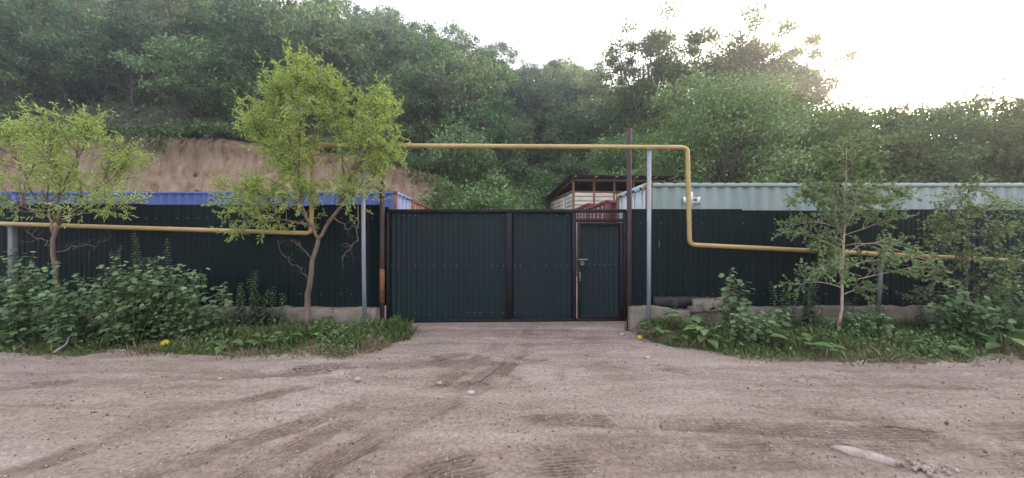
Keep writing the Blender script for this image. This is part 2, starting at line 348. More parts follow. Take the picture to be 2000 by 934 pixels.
# ---------------------------------------------------------------- terrain
def foot(x):   return 24.0 + 6.5 * sstep(-3.0, 2.0, x) + 3 * sstep(8, 20, x)
def bankh(x):  return np.interp(x, [-60, -18, -8.6, -4, -1, 1.5], [6.9, 6.4, 5.2, 4.1, 2.2, 0])
HX = [-150, -80, -40, -10, 13, 36, 70, 150]; HZ = [50, 44, 33, 26, 20.5, 11, 6, 5]
def yardz(y):  return np.interp(y, [8.0, 8.8, 13, 20, 26, 40], [0.0, .25, .62, 1.15, 1.6, 1.6])
def hz(x, y):
    x = np.asarray(x, float); y = np.asarray(y, float)
    yd = yardz(y); f = foot(x); bh = bankh(x)
    H = np.interp(x, HX, HZ)
    t = np.clip((y - f - 1.6) / (62 - f), 0, 1)
    z = yd + bh * sstep(.6, 2.0, y - f) + (H - bh - yd) * (t ** .95) + np.clip(y - 64, 0, 100) * -.12
    z = z + sstep(0, 6, y - f) * (vnoise(x, y, 7.0, 3) * 1.6 + vnoise(x, y, 2.5, 4) * .5)
    return z
def verge_edge(x):
    """y of the road-side edge of the verge"""
    l = 5.98 + .18 * vnoise(x, x * 0, .8, 8) + .10 * vnoise(x, x * 0, .25, 9) + .9 * sstep(-2.3, -1.45, x)
    r = 5.62 + .18 * vnoise(x, x * 0, .8, 8) + .10 * vnoise(x, x * 0, .25, 9) + 1.2 * (1 - sstep(2.1, 3.6, x))
    return np.where(x < 0, l, r)

def grid_mesh(name, xs, ys, zf, mat, attrs=None, smooth=True):
    X, Y = np.meshgrid(xs, ys); Z = zf(X, Y)
    V = np.stack([X.ravel(), Y.ravel(), Z.ravel()], 1)
    nx, ny = len(xs), len(ys)
    i = (np.arange(ny - 1)[:, None] * nx + np.arange(nx - 1)[None, :]).ravel()
    Fq = np.stack([i, i + 1, i + nx + 1, i + nx], 1)
    return make_mesh(name, V, Fq, mat, smooth, attrs(X.ravel(), Y.ravel()) if attrs else None)

xs = np.concatenate([np.arange(-400, -90, 20), np.arange(-90, 90, 1.0), np.arange(90, 401, 20)])
ys = np.concatenate([np.arange(-200, -20, 20), np.arange(-20, 80, .8), np.arange(80, 420, 20)])
def gz(X, Y):
    return hz(X, Y) - .12 * (1 - sstep(11, 14, Y))
tag(mobj('ground', grid_mesh('ground', xs, ys, gz, M['ground'])), kind='structure')

# road with ruts; tracks traced from the photo onto the road plane
TRK = [  # (pixel path, half width, depth, darkness)
    ([(-150, 985), (60, 905), (330, 812), (600, 752), (760, 715), (900, 690)], .13, .010, .8),
    ([(150, 985), (330, 905), (520, 845), (720, 785), (840, 762), (1000, 742)], .14, .012, .8),
    ([(560, 985), (640, 905), (740, 855), (830, 808), (900, 775), (965, 735), (1010, 690), (1035, 655)], .15, .018, 1.0),
    ([(380, 985), (470, 925), (600, 858), (700, 815), (800, 782), (880, 735), (950, 690), (985, 655)], .13, .012, .7),
    ([(1040, 818), (1150, 819), (1340, 826), (1600, 838), (2100, 850)], .14, .016, .9),
    ([(780, 985), (860, 925), (1060, 900), (1300, 888), (1600, 882), (1900, 890), (2200, 905)], .22, .020, 1.0),
    ([(1080, 760), (1088, 735), (1094, 700), (1100, 660), (1102, 640)], .10, .009, .2),
    ([(915, 755), (960, 722), (1000, 690), (1020, 660), (1035, 640)], .10, .009, .3),
    ([(600, 716), (800, 708), (1000, 706), (1300, 716), (1700, 745), (2100, 752)], .16, .010, .5),
    ([(1500, 800), (1700, 812), (1850, 836), (2100, 846)], .16, .014, .7),
    ([(1150, 700), (1260, 716), (1400, 735), (1650, 757)], .12, .008, .4),
    ([(-100, 760), (200, 745), (420, 730), (620, 724)], .16, .008, .5),
]
def track_fields(X, Y):
    best = np.full(X.shape, 9.0); S = np.zeros(X.shape); Dd = np.zeros(X.shape); HW = np.full(X.shape, .1); DP = np.zeros(X.shape); TN = np.zeros(X.shape)
    for px, hw, dp, tn in TRK:
        pts = np.array([G(*p) for p in px]); q = []
        for a in range(len(pts) - 1):      # Catmull-Rom
            p0, p1, p2, p3 = pts[max(a-1, 0)], pts[a], pts[a+1], pts[min(a+2, len(pts)-1)]
            for t in np.linspace(0, 1, 7)[:-1]:
                q.append(.5 * (2*p1 + (p2-p0)*t + (2*p0-5*p1+4*p2-p3)*t*t + (3*p1-p0-3*p2+p3)*t**3))
        q.append(pts[-1]); s0 = 0.0
        for a, b in zip(q[:-1], q[1:]):
            e = b - a; ln = np.hypot(*e)
            if ln < 1e-6: continue
            e = e / ln
            sel = (X > min(a[0], b[0]) - .5) & (X < max(a[0], b[0]) + .5) & (Y > min(a[1], b[1]) - .5) & (Y < max(a[1], b[1]) + .5)
            if sel.any():
                rx, ry = X[sel] - a[0], Y[sel] - a[1]
                t = np.clip(rx * e[0] + ry * e[1], 0, ln)
                dx, dy = rx - t * e[0], ry - t * e[1]
                ds = np.hypot(dx, dy); sg = np.sign(e[0] * dy - e[1] * dx); nd = ds / hw
                up = nd < best[sel]
                idx = np.flatnonzero(sel)[up]
                best[idx] = nd[up]; S[idx] = s0 + t[up]; Dd[idx] = (ds * sg)[up]; HW[idx] = hw; DP[idx] = dp; TN[idx] = tn
            s0 += ln
    return best, S, Dd, HW, DP, TN
_tf = {}
def road_fields(X, Y):
    if 'f' not in _tf: _tf['f'] = track_fields(X.ravel(), Y.ravel())
    return _tf['f']
def road_z(X, Y):
    b, S, D, HW, DP, TN = [a.reshape(X.shape) for a in road_fields(X, Y)]
    brk = np.clip(.55 + 1.6 * vnoise(X, Y, .6, 21), 0, 1)
    z = -DP * (1 - sstep(.75, 1.05, b)) * brk + DP * .8 * np.exp(-((b - 1.2) / .16) ** 2) * brk
    z += vnoise(X, Y, 1.7, 1) * .05 + vnoise(X * .5, Y, .5, 2) * .022 + vnoise(X, Y, .13, 5) * .014 + vnoise(X, Y, .06, 6) * .011 - np.abs(vnoise(X * .22, Y, .11, 7)) * .028 - np.abs(vnoise(X * .15 + Y * .05, Y, .22, 17)) * .035
    return z + np.where(Y > 8, hz(X, Y), 0) + .0
def road_attr(X, Y):
    b, S, D, HW, DP, TN = road_fields(X, Y)
    brk = np.clip(.40 + 2.2 * vnoise(X, Y, .45, 31) + 1.0 * vnoise(X, Y, .12, 32), 0, 1)
    m = (1 - sstep(.85, 1.05, b)) * brk
    return {'trk_d': D, 'trk_s': S, 'trk_m': m, 'tone': TN * (1 - sstep(.8, 1.5, b)) * (.5 + .8 * brk) }
fx = np.concatenate([np.linspace(-60, -11, 50)[:-1], np.arange(-11, 11, .026), np.linspace(11, 60, 50)])
fy = np.concatenate([np.linspace(-14, 1.6, 26)[:-1], np.arange(1.6, 8.9, .026), np.linspace(8.9, 12.5, 16)])
tag(mobj('dirt_road', grid_mesh('dirt_road', fx, fy, road_z, M['dirt'], road_attr)), kind='structure')

# verge: low mound between road and fence, either side of the gate
def vz(X, Y):
    e = verge_edge(X)
    up = sstep(0, .9, Y - e) * .09 + .035 * sstep(-.02, .12, Y - e) - .06
    side = np.where(X < 0, 1 - sstep(-2.1, -1.5, X), sstep(2.2, 2.7, X))
    z = -.06 + (up + .06) * side
    return z + (vnoise(X, Y, .35, 12) * .05 + vnoise(X, Y, .1, 13) * .025) * sstep(0, .2, Y - e) * side
for nm, a, b in (('verge', -40, -1.4), ('verge', 2.1, 40)):
    xx = np.unique(np.concatenate([np.arange(a, b, .5), np.arange(max(a, -11), min(b, 11), .07)]))
    tag(mobj(nm, grid_mesh(nm, xx, np.arange(5.2, 8.0, .07), vz, M['verge'])), kind='structure')

# eroded soil bank on the left
us = np.arange(-60, 1.0, .16); vs_ = np.linspace(0, 1, 44)
U, W = np.meshgrid(us, vs_)
bt = bankh(U) + 1.6
er = vnoise(U, W * 3, 1.6, 41) * 1.0 + vnoise(U * 1.6, W * 2.2, .8, 42) * .6 + vnoise(U, W * 9, .5, 43) * .34 + vnoise(U, W * 14, .22, 44) * .16
Yb = foot(U) + .15 + 1.5 * W ** 1.3 + er * (.35 + .65 * (1 - W)) - .35 * np.exp(-((W - .95) / .06) ** 2)
Zb = .9 + (bt - .75) * W
nx = len(us); i = (np.arange(len(vs_) - 1)[:, None] * nx + np.arange(nx - 1)[None, :]).ravel()
tag(mobj('soil_bank', make_mesh('soil_bank', np.stack([U.ravel(), Yb.ravel(), Zb.ravel()], 1), np.stack([i, i+1, i+nx+1, i+nx], 1), M['bank'], True)), kind='structure')

# ---------------------------------------------------------------- fence, gate
FY = 7.85
def sheet_mesh(name, w, h, mat, pitch=.1, depth=.014, y=0.0):
    """profiled sheet, x 0..w, z 0..h, ribs towards -y"""
    prof = []; x = 0.0
    while x < w - 1e-6:
        for dx, dy in ((0, 0), (.028, 0), (.042, -depth), (.084, -depth), (.098, 0)):
            if x + dx <= w + 1e-6: prof.append((x + dx, y + dy))
        x += pitch
    prof.append((w, y))
    V = [(px, py, z) for z in (0, h) for px, py in prof]; n = len(prof)
    return make_mesh(name, np.array(V), [(k, k + 1, n + k + 1, n + k) for k in range(n - 1)], mat)
def fence(x0, x1, ztop, label, rng, step=1.1):
    root = empty('metal_fence', ((x0 + x1) / 2, FY, 0)); tag(root, label, 'fence')
    x = x0; cx = (x0 + x1) / 2
    me = sheet_mesh('sheet', step + .04, 1.0, M['sheet_fence'], depth=.008)
    while x < x1 - .1:
        dz = rng.uniform(-.022, .022)
        o = mobj('sheet', me, root, (x - cx, rng.uniform(-.006, .006), .40))
        o.scale = (1 if x + step < x1 else (x1 - x) / (step + .04), 1, ztop + dz - .40)
        o.rotation_euler = (rng.uniform(-.006, .006), rng.uniform(-.003, .003), 0)
        x += step
    for z in (.62, ztop - .3):
        MB().box(x0 - cx, x1 - cx, .025, .065, z, z + .04).build('rail', M['frame'], root)
    sc = MB(); x = x0 + .06
    while x < x1:
        for z in (.64, ztop - .28):
            if rng.random() < .8: sc.box(x - cx - .006, x - cx + .006, -.024, -.006, z + .012, z + .024)
        x += .2
    tag(sc.build('screws', M['screw'], root), kind='stuff')
    return root
rng = random.Random(4)
def gx_(px): return (px - CX) / 100.0
fL = fence(-18.0, -2.31, 2.40, 'dark green profiled sheet fence left of the gate, behind the willows', rng)
fR = fence(2.44, 18.0, 2.30, 'dark green profiled sheet fence right of the gate, behind the birches', rng)
MB().box(-.012, .012, -.03, 0, 0, .14).build('dent_scratch', M['screw'], fR, False, (3.06 - 10.22, 0, 1.55)).scale = (.2, .6, 1.0)

MB().box(0, .10, .06, .075, .42, 2.3).build('end_strip', M['sheet_fence'], fR, False, (gx_(1222) - 10.22, 0, 0))
MB().box(0, .12, .06, .075, .42, 2.36).build('end_strip', M['sheet_fence'], fL, False, (gx_(746) + 10.155, 0, 0))
gate = empty('metal_gate', (0, FY, 0)); tag(gate, 'wide dark green profiled sheet gate with a small door at right', 'gate')
def gx(px): return (px - CX) / 100.0
def gzz(py): return EYE + (CY - py) / 100.0
yf0, yf1 = -.035, .02
def bar(name, p0, p1, q0, q1, parent=gate, mat='frame', y0=yf0, y1=yf1, tilt=0):
    return MB().cbox(gx(p0), gx(p1), y0, y1, gzz(q1), gzz(q0), .005).build(name, M[mat], parent)
bar('top_rail', 755, 1222, 409, 416)
o = bar('bottom_rail', 755, 1222, 622, 627.5); o.rotation_euler = (0, -.008, 0); o.location = (0, 0, -.012)
bar('stile', 755, 761, 416.2, 626); bar('stile', 988, 999.5, 416.2, 624); bar('stile', 1117, 1125, 416.2, 624); bar('stile', 1217, 1224, 416.2, 622)
bar('lintel', 1125.2, 1216.8, 428, 434)
for k in range(4):
    q = 417.6 + k * 2.9
    MB().cbox(gx(1125.2), gx(1216.8), -.02, .0, gzz(q + 1.1), gzz(q), .002).build('grille_bar', M['rod' if k == 9 else 'frame'], gate)
for a, b in ((760, 872), (872, 989), (999, 1118)):
    me = sheet_mesh('sheet', (b - a) / 100.0, gzz(412) - gzz(626), M['sheet'])
    mobj('sheet', me, gate, (gx(a), .035, gzz(626)))
door = MB().cbox(gx(1128), gx(1134), yf0, yf1, gzz(621), gzz(435), .004).cbox(gx(1210), gx(1216), yf0, yf1, gzz(621), gzz(435), .004) \
    .cbox(gx(1134.2), gx(1209.8), yf0, yf1, gzz(440), gzz(435), .004).cbox(gx(1134.2), gx(1209.8), yf0, yf1, gzz(621), gzz(615.5), .004).build('door', M['frame'], gate)
door['label'] = 'narrow wicket door with handle and lock'
mobj('sheet', sheet_mesh('sheet', .80, gzz(438) - gzz(618), M['sheet']), door, (gx(1131), .034, gzz(618)))
hb = MB().tube([(0, -.01, .085), (0, -.05, .075), (0, -.055, 0), (0, -.05, -.075), (0, -.01, -.085)], .008, 6)
hb.build('pull_handle', M['galv'], door, True, (gx(1131), yf0, gzz(540)))
MB().cbox(gx(1129), gx(1147), -.055, -.036, gzz(507.5), gzz(506), .002).build('latch_bar', M['galv'], door)
lk = MB().cbox(gx(1131.5), gx(1141), -.05, -.036, gzz(519), gzz(509), .003).build('lock_box', M['frame'], door)
for q in (510.5, 513.5, 516.5):
    MB().cbox(gx(1132.5), gx(1140), -.056, -.0505, gzz(q + 1), gzz(q), .001).build('lock_slot', M['galv'], door)
for q in (455, 600):
    MB().tube([(gx(1216.5), -.04, gzz(q + 6)), (gx(1216.5), -.04, gzz(q - 6))], .014, 8).build('hinge', M['frame'], door)
sc = MB()
for px in list(np.arange(765, 985, 11.5)) + list(np.arange(1006, 1115, 10.2)):
    for q in (519.5, 612, 421):
        if rng.random() < (.75 if q == 519.5 else .25): sc.box(gx(px) - .006, gx(px) + .006, .006, .022, gzz(q + rng.uniform(-.5, .5)), gzz(q) + .012)
for px in np.arange(1140, 1208, 10.2): sc.box(gx(px) - .006, gx(px) + .006, .006, .022, gzz(518), gzz(518) + .012)
tag(sc.build('screws', M['screw'], gate), kind='stuff')

def post(px, ptop, lab, rust_low=False):
    o = empty('gate_post', (gx(px), FY - .06, 0)); tag(o, lab, 'post')
    MB().tube([(0, 0, -.1), (0, 0, gzz(ptop))], .047, 14).build('pipe', M['rustpost'], o, True)
    MB().tube([(0, 0, gzz(ptop) - .004), (0, 0, gzz(ptop) + .006)], .049, 14).build('cap', M['rustpost'], o, True)
    return o
pl = post(748, 318, 'dark rusty steel gate post at the left, half hidden by willow')
MB().tube([(0, 0, .50), (0, 0, 1.15)], .0485, 14).build('rust_patch', M['rustbrown'], pl, True).data.materials[0] = paint('orange_rust', (.10, .045, .025), (.30, .12, .045), rough=.9, scale=6, rust=(.06, .03, .025), rust_amt=.55, bump=.5)
post(1227, 252, 'tall dark rusty steel gate post right of the small door')

# concrete footing under the fence
def concrete(name, x0, x1, y0, y1, z0, ztop, seed, parent=None, dip=None):
    nx = max(6, int((x1 - x0) / .07)); prof = [(y0, z0), (y0 - .01, .12), (y0, .25), (y0 + .005, ztop - .03), (y0 + .03, ztop), (y1, ztop), (y1, z0)]
    X = np.linspace(x0, x1, nx); V = []; 
    for ix, x in enumerate(X):
        for k, (y, z) in enumerate(prof):
            n = vnoise(np.array([x]), np.array([z * 3 + y]), .22, seed)[0] * .035 + vnoise(np.array([x]), np.array([z * 3]), .07, seed + 1)[0] * .016
            zz = z
            if k in (3, 4, 5): zz = z + vnoise(np.array([x]), np.array([0.0]), .3, seed + 2)[0] * .05 + vnoise(np.array([x]), np.array([0.0]), .09, seed + 3)[0] * .025 + (dip(x) if dip else 0)
            V.append((x, y + (n if k < 5 else 0), zz))
    m = len(prof); Fc = []
    for a in range(nx - 1):
        for k in range(m - 1): Fc.append((a*m+k, a*m+m+k, a*m+m+k+1, a*m+k+1))
    Fc += [tuple(range(m)), tuple(range((nx-1)*m + m - 1, (nx-1)*m - 1, -1))]
    return mobj(name, make_mesh(name, np.array(V), Fc, M['conc']), parent)
cl = empty('concrete_footing', (-8, 7.75, 0)); tag(cl, 'low weathered concrete footing under the fence left of the gate', 'footing')
for a, b, s in ((-18, -12.2, 1), (-12.18, -7.0, 5), (-6.98, -2.42, 9)):
    c = concrete('block', a, b, 7.64, 8.0, -.1, .41, s); c.parent = cl; c.location = (8, -7.75, 0)
crr = empty('concrete_footing', (8, 7.75, 0)); tag(crr, 'low cracked concrete footing under the fence right of the gate', 'footing')
for a, b, s, d in ((2.43, 3.62, 21, lambda x: -.07 * sstep(3.0, 3.5, x)), (3.63, 6.05, 25, lambda x: -.05 * (1 - sstep(3.7, 4.0, x))), (6.07, 11.0, 29, None), (11.02, 18, 33, None)):
    c = concrete('block', a, b, 7.62, 8.0, -.1, .43, s, None, d); c.parent = crr; c.location = (-8, -7.75, 0)
# loose slab lying on the right footing, and the torn black membrane above it
sb = concrete('concrete_slab', -.42, .42, -.1, .12, 0, .075, 51); sb.location = (3.98, 7.62, .385); sb.rotation_euler = (0, -.05, .03)
tag(sb, 'flat broken concrete slab lying on the right footing', 'slab')
bm_ = MB(); n = 16
V = []
for a in range(n + 1):
    t = a / n; x = t * 1.1
    sag = .05 * math.sin(t * 3.14) + .012 * math.sin(a * 2.3)
    for k, (yy, z) in enumerate(((-.03, .17 + .008 * math.sin(a * 1.7)), (-.055, .10), (-.07 - .02 * math.sin(a), .03), (-.03, -.005))):
        V.append((x, yy + .01 * math.sin(a * 1.3 + k), z - sag * (k / 3)))
bm_.add(V, [(a*4+k, a*4+4+k, a*4+5+k, a*4+k+1) for a in range(n) for k in range(3)])
bo = bm_.build('rubber_membrane', M['black'], None, True, (2.92, FY - .02, .44))
tag(bo, 'torn black membrane strip sagging at the bottom of the right fence', 'membrane')
sm = bo.modifiers.new('thick', 'SOLIDIFY'); sm.thickness = .008

# ---------------------------------------------------------------- gas pipe and its supports
PY = 7.5; pr = .045
def pipe_path(pts, rad=.11, n=6):
    out = [pts[0]]
    for a, b, c in zip(pts[:-2], pts[1:-1], pts[2:]):
        d0 = (a - b).normalized(); d1 = (c - b).normalized(); p0 = b + d0 * rad; p1 = b + d1 * rad
        for t in np.linspace(0, 1, n): out.append(p0 * (1-t)**2 + b * 2*t*(1-t) + p1 * t*t)
    out.append(pts[-1]); return out
pp = [P(-900, 409, PY), P(608, 456, PY), P(611, 283.5, PY), P(1342.5, 288, PY), P(1347, 478, PY), P(2900, 554, PY)]
pr = .041
gp = empty('gas_pipe', (0, PY, 0)); tag(gp, 'long yellow gas pipe running along the fence and arching over the gate', 'pipe')
o = MB().tube([p - Vector((0, PY, 0)) for p in pipe_path(pp)], pr, 16).build('pipe', M['yellow'], gp, True)
for px, py, dr in ((860, 285, (1, 0, 0)), (1130, 287, (1, 0, 0)), (1480, 484.5, (1, 0, -.05)), (330, 447, (1, 0, -.03)), (1344.8, 385, (0, 0, 1))):
    c = P(px, py, PY) - Vector((0, PY, 0)); d = Vector(dr).normalized() * .006
    MB().tube([c - d, c + d], pr + .003, 16).build('weld_seam', M['yellow'], gp, True)
def support(px, ptop, zb, lab, rad, mat, lean=0.0, Y=PY, square=False):
    t = P(px, ptop, Y); o = empty('pipe_support_post', (t.x, Y, zb)); tag(o, lab, 'post', 'posts carrying the gas pipe')
    h = t.z - zb
    if square: MB().cbox(-rad, rad, -rad, rad, -.1, h, .004).build('shaft', M[mat], o)
    else: MB().tube([(lean, 0, -.1), (0, 0, h)], rad, 12).build('shaft', M[mat], o, True)
    MB().cbox(-rad * 1.5, rad * 1.5, -.06, .06, h, h + .008, .002).build('saddle_plate', M[mat], o)
    return o
support(708, 289.5, .12, 'tall grey pipe post left of the gate beside the willow', .038, 'galv', .04)
support(1268, 292.5, .08, 'tall grey pipe post right of the gate on the footing', .038, 'galv', -.01)
support(25, 443.5, .12, 'short square grey post at the far left among the shrubs', .045, 'greypost', square=True)
support(1722, 501, .12, 'short leaning grey post right of the tall birch', .034, 'greypost', -.09)

# ---------------------------------------------------------------- shipping containers
def corr_side(name, Lg, H, mat, flip):
    """corrugated long side, x 0..Lg, z 0..H, outward -y (flip: +y)"""
    prof = []; x = 0.0; p = .278
    while x < Lg - .05:
        for dx, dy in ((0, 0), (.080, 0), (.130, .045), (.214, .045), (.264, 0)): prof.append((min(x + dx, Lg), dy))
        x += p
    prof.append((Lg, 0)); n = len(prof); s = -1 if flip else 1
    V = [(px, s * py, z) for z in (0, H) for px, py in prof]
    return make_mesh(name, np.array(V), [(k, k+1, n+k+1, n+k) for k in range(n-1)], mat)
def container(loc, rz, Lg, label, body, doorm, postm, H=2.59, letters=None, hazard=False):
    """local: length along +x, width along +y, doors on the x=0 end"""
    W = 2.44; c = empty('shipping_container', loc, rz); tag(c, label, 'container', 'shipping containers in the yard')
    mobj('side_panel', corr_side('side_panel', Lg - .2, H - .24, M[body], False), c, (.1, .03, .14))
    mobj('side_panel', corr_side('side_panel', Lg - .2, H - .24, M[body], True), c, (.1, W - .03, .14))
    for y0, y1 in ((.0, .07), (W - .07, W)):
        MB().cbox(.12, Lg - .12, y0, y1, 0.02, .14, .006).build('bottom_rail', M[body], c)
        MB().cbox(.12, Lg - .12, y0 + .004, y1 - .004, H - .10, H - .03, .006).build('top_rail', M[body], c)
    for x0, x1 in ((0, .12), (Lg - .12, Lg)):
        for y0, y1 in ((0, .15), (W - .15, W)):
            MB().cbox(x0 + .004, x1 - .004, y0 + .004, y1 - .004, .12, H - .12, .008).build('corner_post', M[postm], c)
            for z0 in (0, H - .12):
                k = MB().cbox(x0 - .004, x1 + .004, y0 - .004, y1 + .004, z0, z0 + .12, .01).build('corner_casting', M[postm], c)
                fy_ = y0 - .006 if y0 < .1 else y1 + .006
                MB().cbox((x0+x1)/2 - .03, (x0+x1)/2 + .03, min(fy_, fy_ + .003), max(fy_, fy_ + .003), z0 + .035, z0 + .085, .001).build('slot', M['black'], k)
                ex = x0 - .006 if x0 < .1 else x1 + .003
                MB().cbox(ex, ex + .003, (y0+y1)/2 - .03, (y0+y1)/2 + .03, z0 + .035, z0 + .085, .001).build('slot', M['black'], k)
    # roof of shallow cross corrugations, its ends showing above the rail
    rf = MB(); x = .14
    while x < Lg - .3:
        rf.box(x, x + .17, .03, W - .03, H - .045, H - .012); x += .278
    rf.box(.1, Lg - .1, .03, W - .03, H - .06, H - .0455); rf.build('roof', M[body], c)
    MB().box(Lg - .06, Lg - .03, .15, W - .15, .12, H - .12).build('end_wall', M[body], c)
    MB().cbox(.004, .11, .152, W - .152, H - .12, H - .004, .006).build('header', M[doorm], c)
    MB().cbox(.004, .11, .152, W - .152, .02, .14, .006).build('sill', M[doorm], c)
    for y0, y1 in ((.155, W / 2 - .006), (W / 2 + .006, W - .155)):
        d = MB().cbox(.035, .075, y0, y1, .145, H - .125, .004).build('door', M[doorm], c)
        for zz in (.75, 1.35, 1.95): MB().cbox(.029, .0345, y0 + .05, y1 - .05, zz, zz + .03, .002).build('door_rib', M[doorm], d)
        for q in (.22, .72):
            yy = y0 + (y1 - y0) * (q + .03)
            r_ = MB().tube([(.012, yy, .10), (.012, yy, H - .07)], .018, 8).build('lock_rod', M['rod'], d, True)
            for zz in (.16, .6, 1.2, 1.8, H - .2): MB().cbox(-.012, .034, yy - .045, yy + .045, zz, zz + .05, .004).build('rod_bracket', M['rod' if 1 else body], d)
            MB().cbox(-.02, .03, yy - .05, yy + .05, H - .13, H - .07, .004).build('cam_keeper', M['black'], d)
            MB().cbox(-.03, -.008, yy - .02, yy + .36, 1.02, 1.05, .003).build('lock_handle', M['rod'], d)
    if hazard:
        for yb in (.02, W - .30):
            for k in range(4):
                MB().add([(-.007, yb + k*.07, H - .118), (-.007, yb + k*.07 + .035, H - .118), (-.007, yb + k*.07 + .065, H - .01), (-.007, yb + k*.07 + .03, H - .01),
                          (-.004, yb + k*.07, H - .118), (-.004, yb + k*.07 + .035, H - .118), (-.004, yb + k*.07 + .065, H - .01), (-.004, yb + k*.07 + .03, H - .01)],
                         [(0,1,2,3),(7,6,5,4),(0,4,5,1),(1,5,6,2),(2,6,7,3),(3,7,4,0)]).build('hazard_stripe', M['hazard'], c)
    for (txt, y, z, sz) in (letters or []):
        cu = bpy.data.curves.new('t', 'FONT'); cu.body = txt; cu.size = sz; cu.extrude = .001
        to = bpy.data.objects.new('t', cu); COL.objects.link(to); dg = bpy.context.evaluated_depsgraph_get()
        me = bpy.data.meshes.new_from_object(to.evaluated_get(dg)); COL.objects.unlink(to); bpy.data.objects.remove(to)
        me.materials.clear(); me.materials.append(M['white'])
        t = mobj('lettering', me, c, (.0275, y, z)); t.rotation_euler = (R(90), 0, R(-90))
    return c
# right: doors face the alley (-x end), long side to the road
zr = 3.0 - 2.59
XR = 3.22
container((XR, 8.92, zr), 0, 12.19, 'grey green container with white emblem behind the right fence', 'palegreen', 'paleblue', 'rustbrown', hazard=True,
          letters=[('5556', 1.03, 1.98, .19), ('21', 1.62, 1.98, .19)])
em = MB()   # white emblem on its side: bow-tie outline with a bar through it
def prism(mb, pts, y0, y1):
    n = len(pts); mb.add([(x, y0, z) for x, z in pts] + [(x, y1, z) for x, z in pts],
        [tuple(range(n)), tuple(range(2*n-1, n-1, -1))] + [(k, n+k, n+(k+1) % n, (k+1) % n) for k in range(n)])
prism(em, [(-.03, -.17), (.0, -.185), (.03, -.17), (.03, .17), (0, .185), (-.03, .17)], -.004, .0)
for s in (-1, 1):
    for pts in ([(.031, .035), (.115, .035), (.155, .075), (.10, .06), (.031, .06)], [(.031, -.035), (.031, -.06), (.10, -.06), (.155, -.075), (.115, -.035)],
                [(.115, -.0345), (.1552, -.0745), (.195, -.08), (.185, 0), (.195, .08), (.1552, .0745), (.115, .0345)]):
        prism(em, [(s * x, z) for x, z in (pts if s > 0 else pts[::-1])], -.004, 0)
e_ = P(1352, 391, 8.92)
rc = [o for o in COL.objects if o.name.startswith('shipping_container')][0]
eo = em.build('white_emblem', M['white'], rc, False, (e_.x - XR, .022, e_.z - zr)); eo['label'] = 'white bow-tie shaped emblem with a vertical bar'
# maroon row behind it
for k, (px, Y, ztop) in enumerate(((1183, 11.62, 2.88), (1147, 14.15, 3.03), (1122, 16.7, 3.03))):
    container((GX(px, Y), Y, ztop - 2.59), 0, 6.06, ['maroon container next to the pale container, nearest of the maroon ones', 'maroon container in the middle of the maroon row', 'maroon container farthest back beside the shed'][k], 'maroon', 'maroon', 'maroon')
# left row: doors face the alley (+x end)
for k, (px, Y, ztop, bd, dr, pm, lab) in enumerate(((774.5, 13.0, 3.31, 'blue', 'bluedoor', 'rustbrown', 'blue container with rusty corner posts behind the left fence'),
        (807, 15.6, 3.3, 'orange', 'orange', 'orange', 'orange red container just behind the blue one'), (831, 18.2, 3.3, 'orange', 'maroon', 'rustbrown', 'red container at the back of the left row'))):
    Lg = 12.19
    c = container((GX(px, Y), Y + 2.44, ztop - 2.59), math.pi, Lg, lab, bd, dr, pm)
    if k == 0:
        for xx in (.55, 6.0): MB().cbox(xx, xx + .11, 2.435, 2.475, 2.16, 2.36, .006).build('vent_box', M['blue'], c)
        c2 = MB().tube([(.35, 0, -.3), (.35, 0, 0)], .02, 6)
x_blue2 = GX(774.5, 13.0) - 12.19 - .15
container((x_blue2, 15.44, .72), math.pi, 6.06, 'blue container at the far left end of the left row', 'blue', 'blue', 'blue')

# ---------------------------------------------------------------- shed with mono-pitch roof
SH = empty('shed', (3.9, 22.0, 1.3), math.atan2(.55, 6.0)); tag(SH, 'cream panelled shed with open loft under a brown sloping roof', 'shed')
wl, dp_, zt = 6.4, 6.0, 4.33 - 1.3
rows = np.arange(.0, zt - .05, .235)
for k, z in enumerate(rows):
    z1 = min(z + .205, zt)
    xs_ = [0, 1.15, 2.25, 3.35, 4.5, 5.5, wl]
    for a, b in zip(xs_[:-1], xs_[1:]):
        if z > zt - .62 and a == 2.25: a = 2.25; b = 2.3
        MB().cbox(a + .012, b - .012, 0.002 * (k % 2), .06, z, z1, .006).build('panel', M['panelwhite'], SH)
    for a, b in ((.06, 1.45), (2.25, 3.9), (3.9, dp_)):
        MB().cbox(.0 + .002 * (k % 2), .055, a + .012, b - .012, z, z1, .006).build('panel', M['panelwhite'], SH)
    MB().cbox(-.012, wl, -.012, .03, z1, z1 + .03, .003).build('batten', M['wood'], SH)
    for a, b in ((.03, 1.47), (2.23, dp_)): MB().cbox(-.014, .03, a, b, z1, z1 + .03, .003).build('batten', M['wood'], SH)
MB().box(.07, wl, .07, dp_, -.5, zt - .03).build('core', M['wood'], SH)
for x in (0.0, 1.15, 2.3, 3.4, 4.5, 5.5): 
    zr_ = 5.02 - 1.3
    MB().cbox(x - .05, x + .05, -.03, .09, 0, zr_ - .06, .006).build('post', M['wood'], SH)
    MB().cbox(x - .03, x + .03, -.5, -.02, zr_ + .1, zr_ + .16, .006).build('rafter_end', M['panelwhite'], SH)
MB().cbox(-.1, wl, -.04, .10, zr_ - .07, zr_ + .06, .006).build('beam', M['wood'], SH)
MB().cbox(-.05, .05, 3.85, 3.95, zt, zt + .38, .006).build('post', M['wood'], SH)
MB().cbox(-.04, wl, -.02, .08, zt + .02, zt + .09, .01).build('wall_plate', M['wood'], SH)
MB().cbox(-.05, .07, .1, dp_, zt + .02, zt + .14, .01).build('wall_plate', M['wood'], SH)
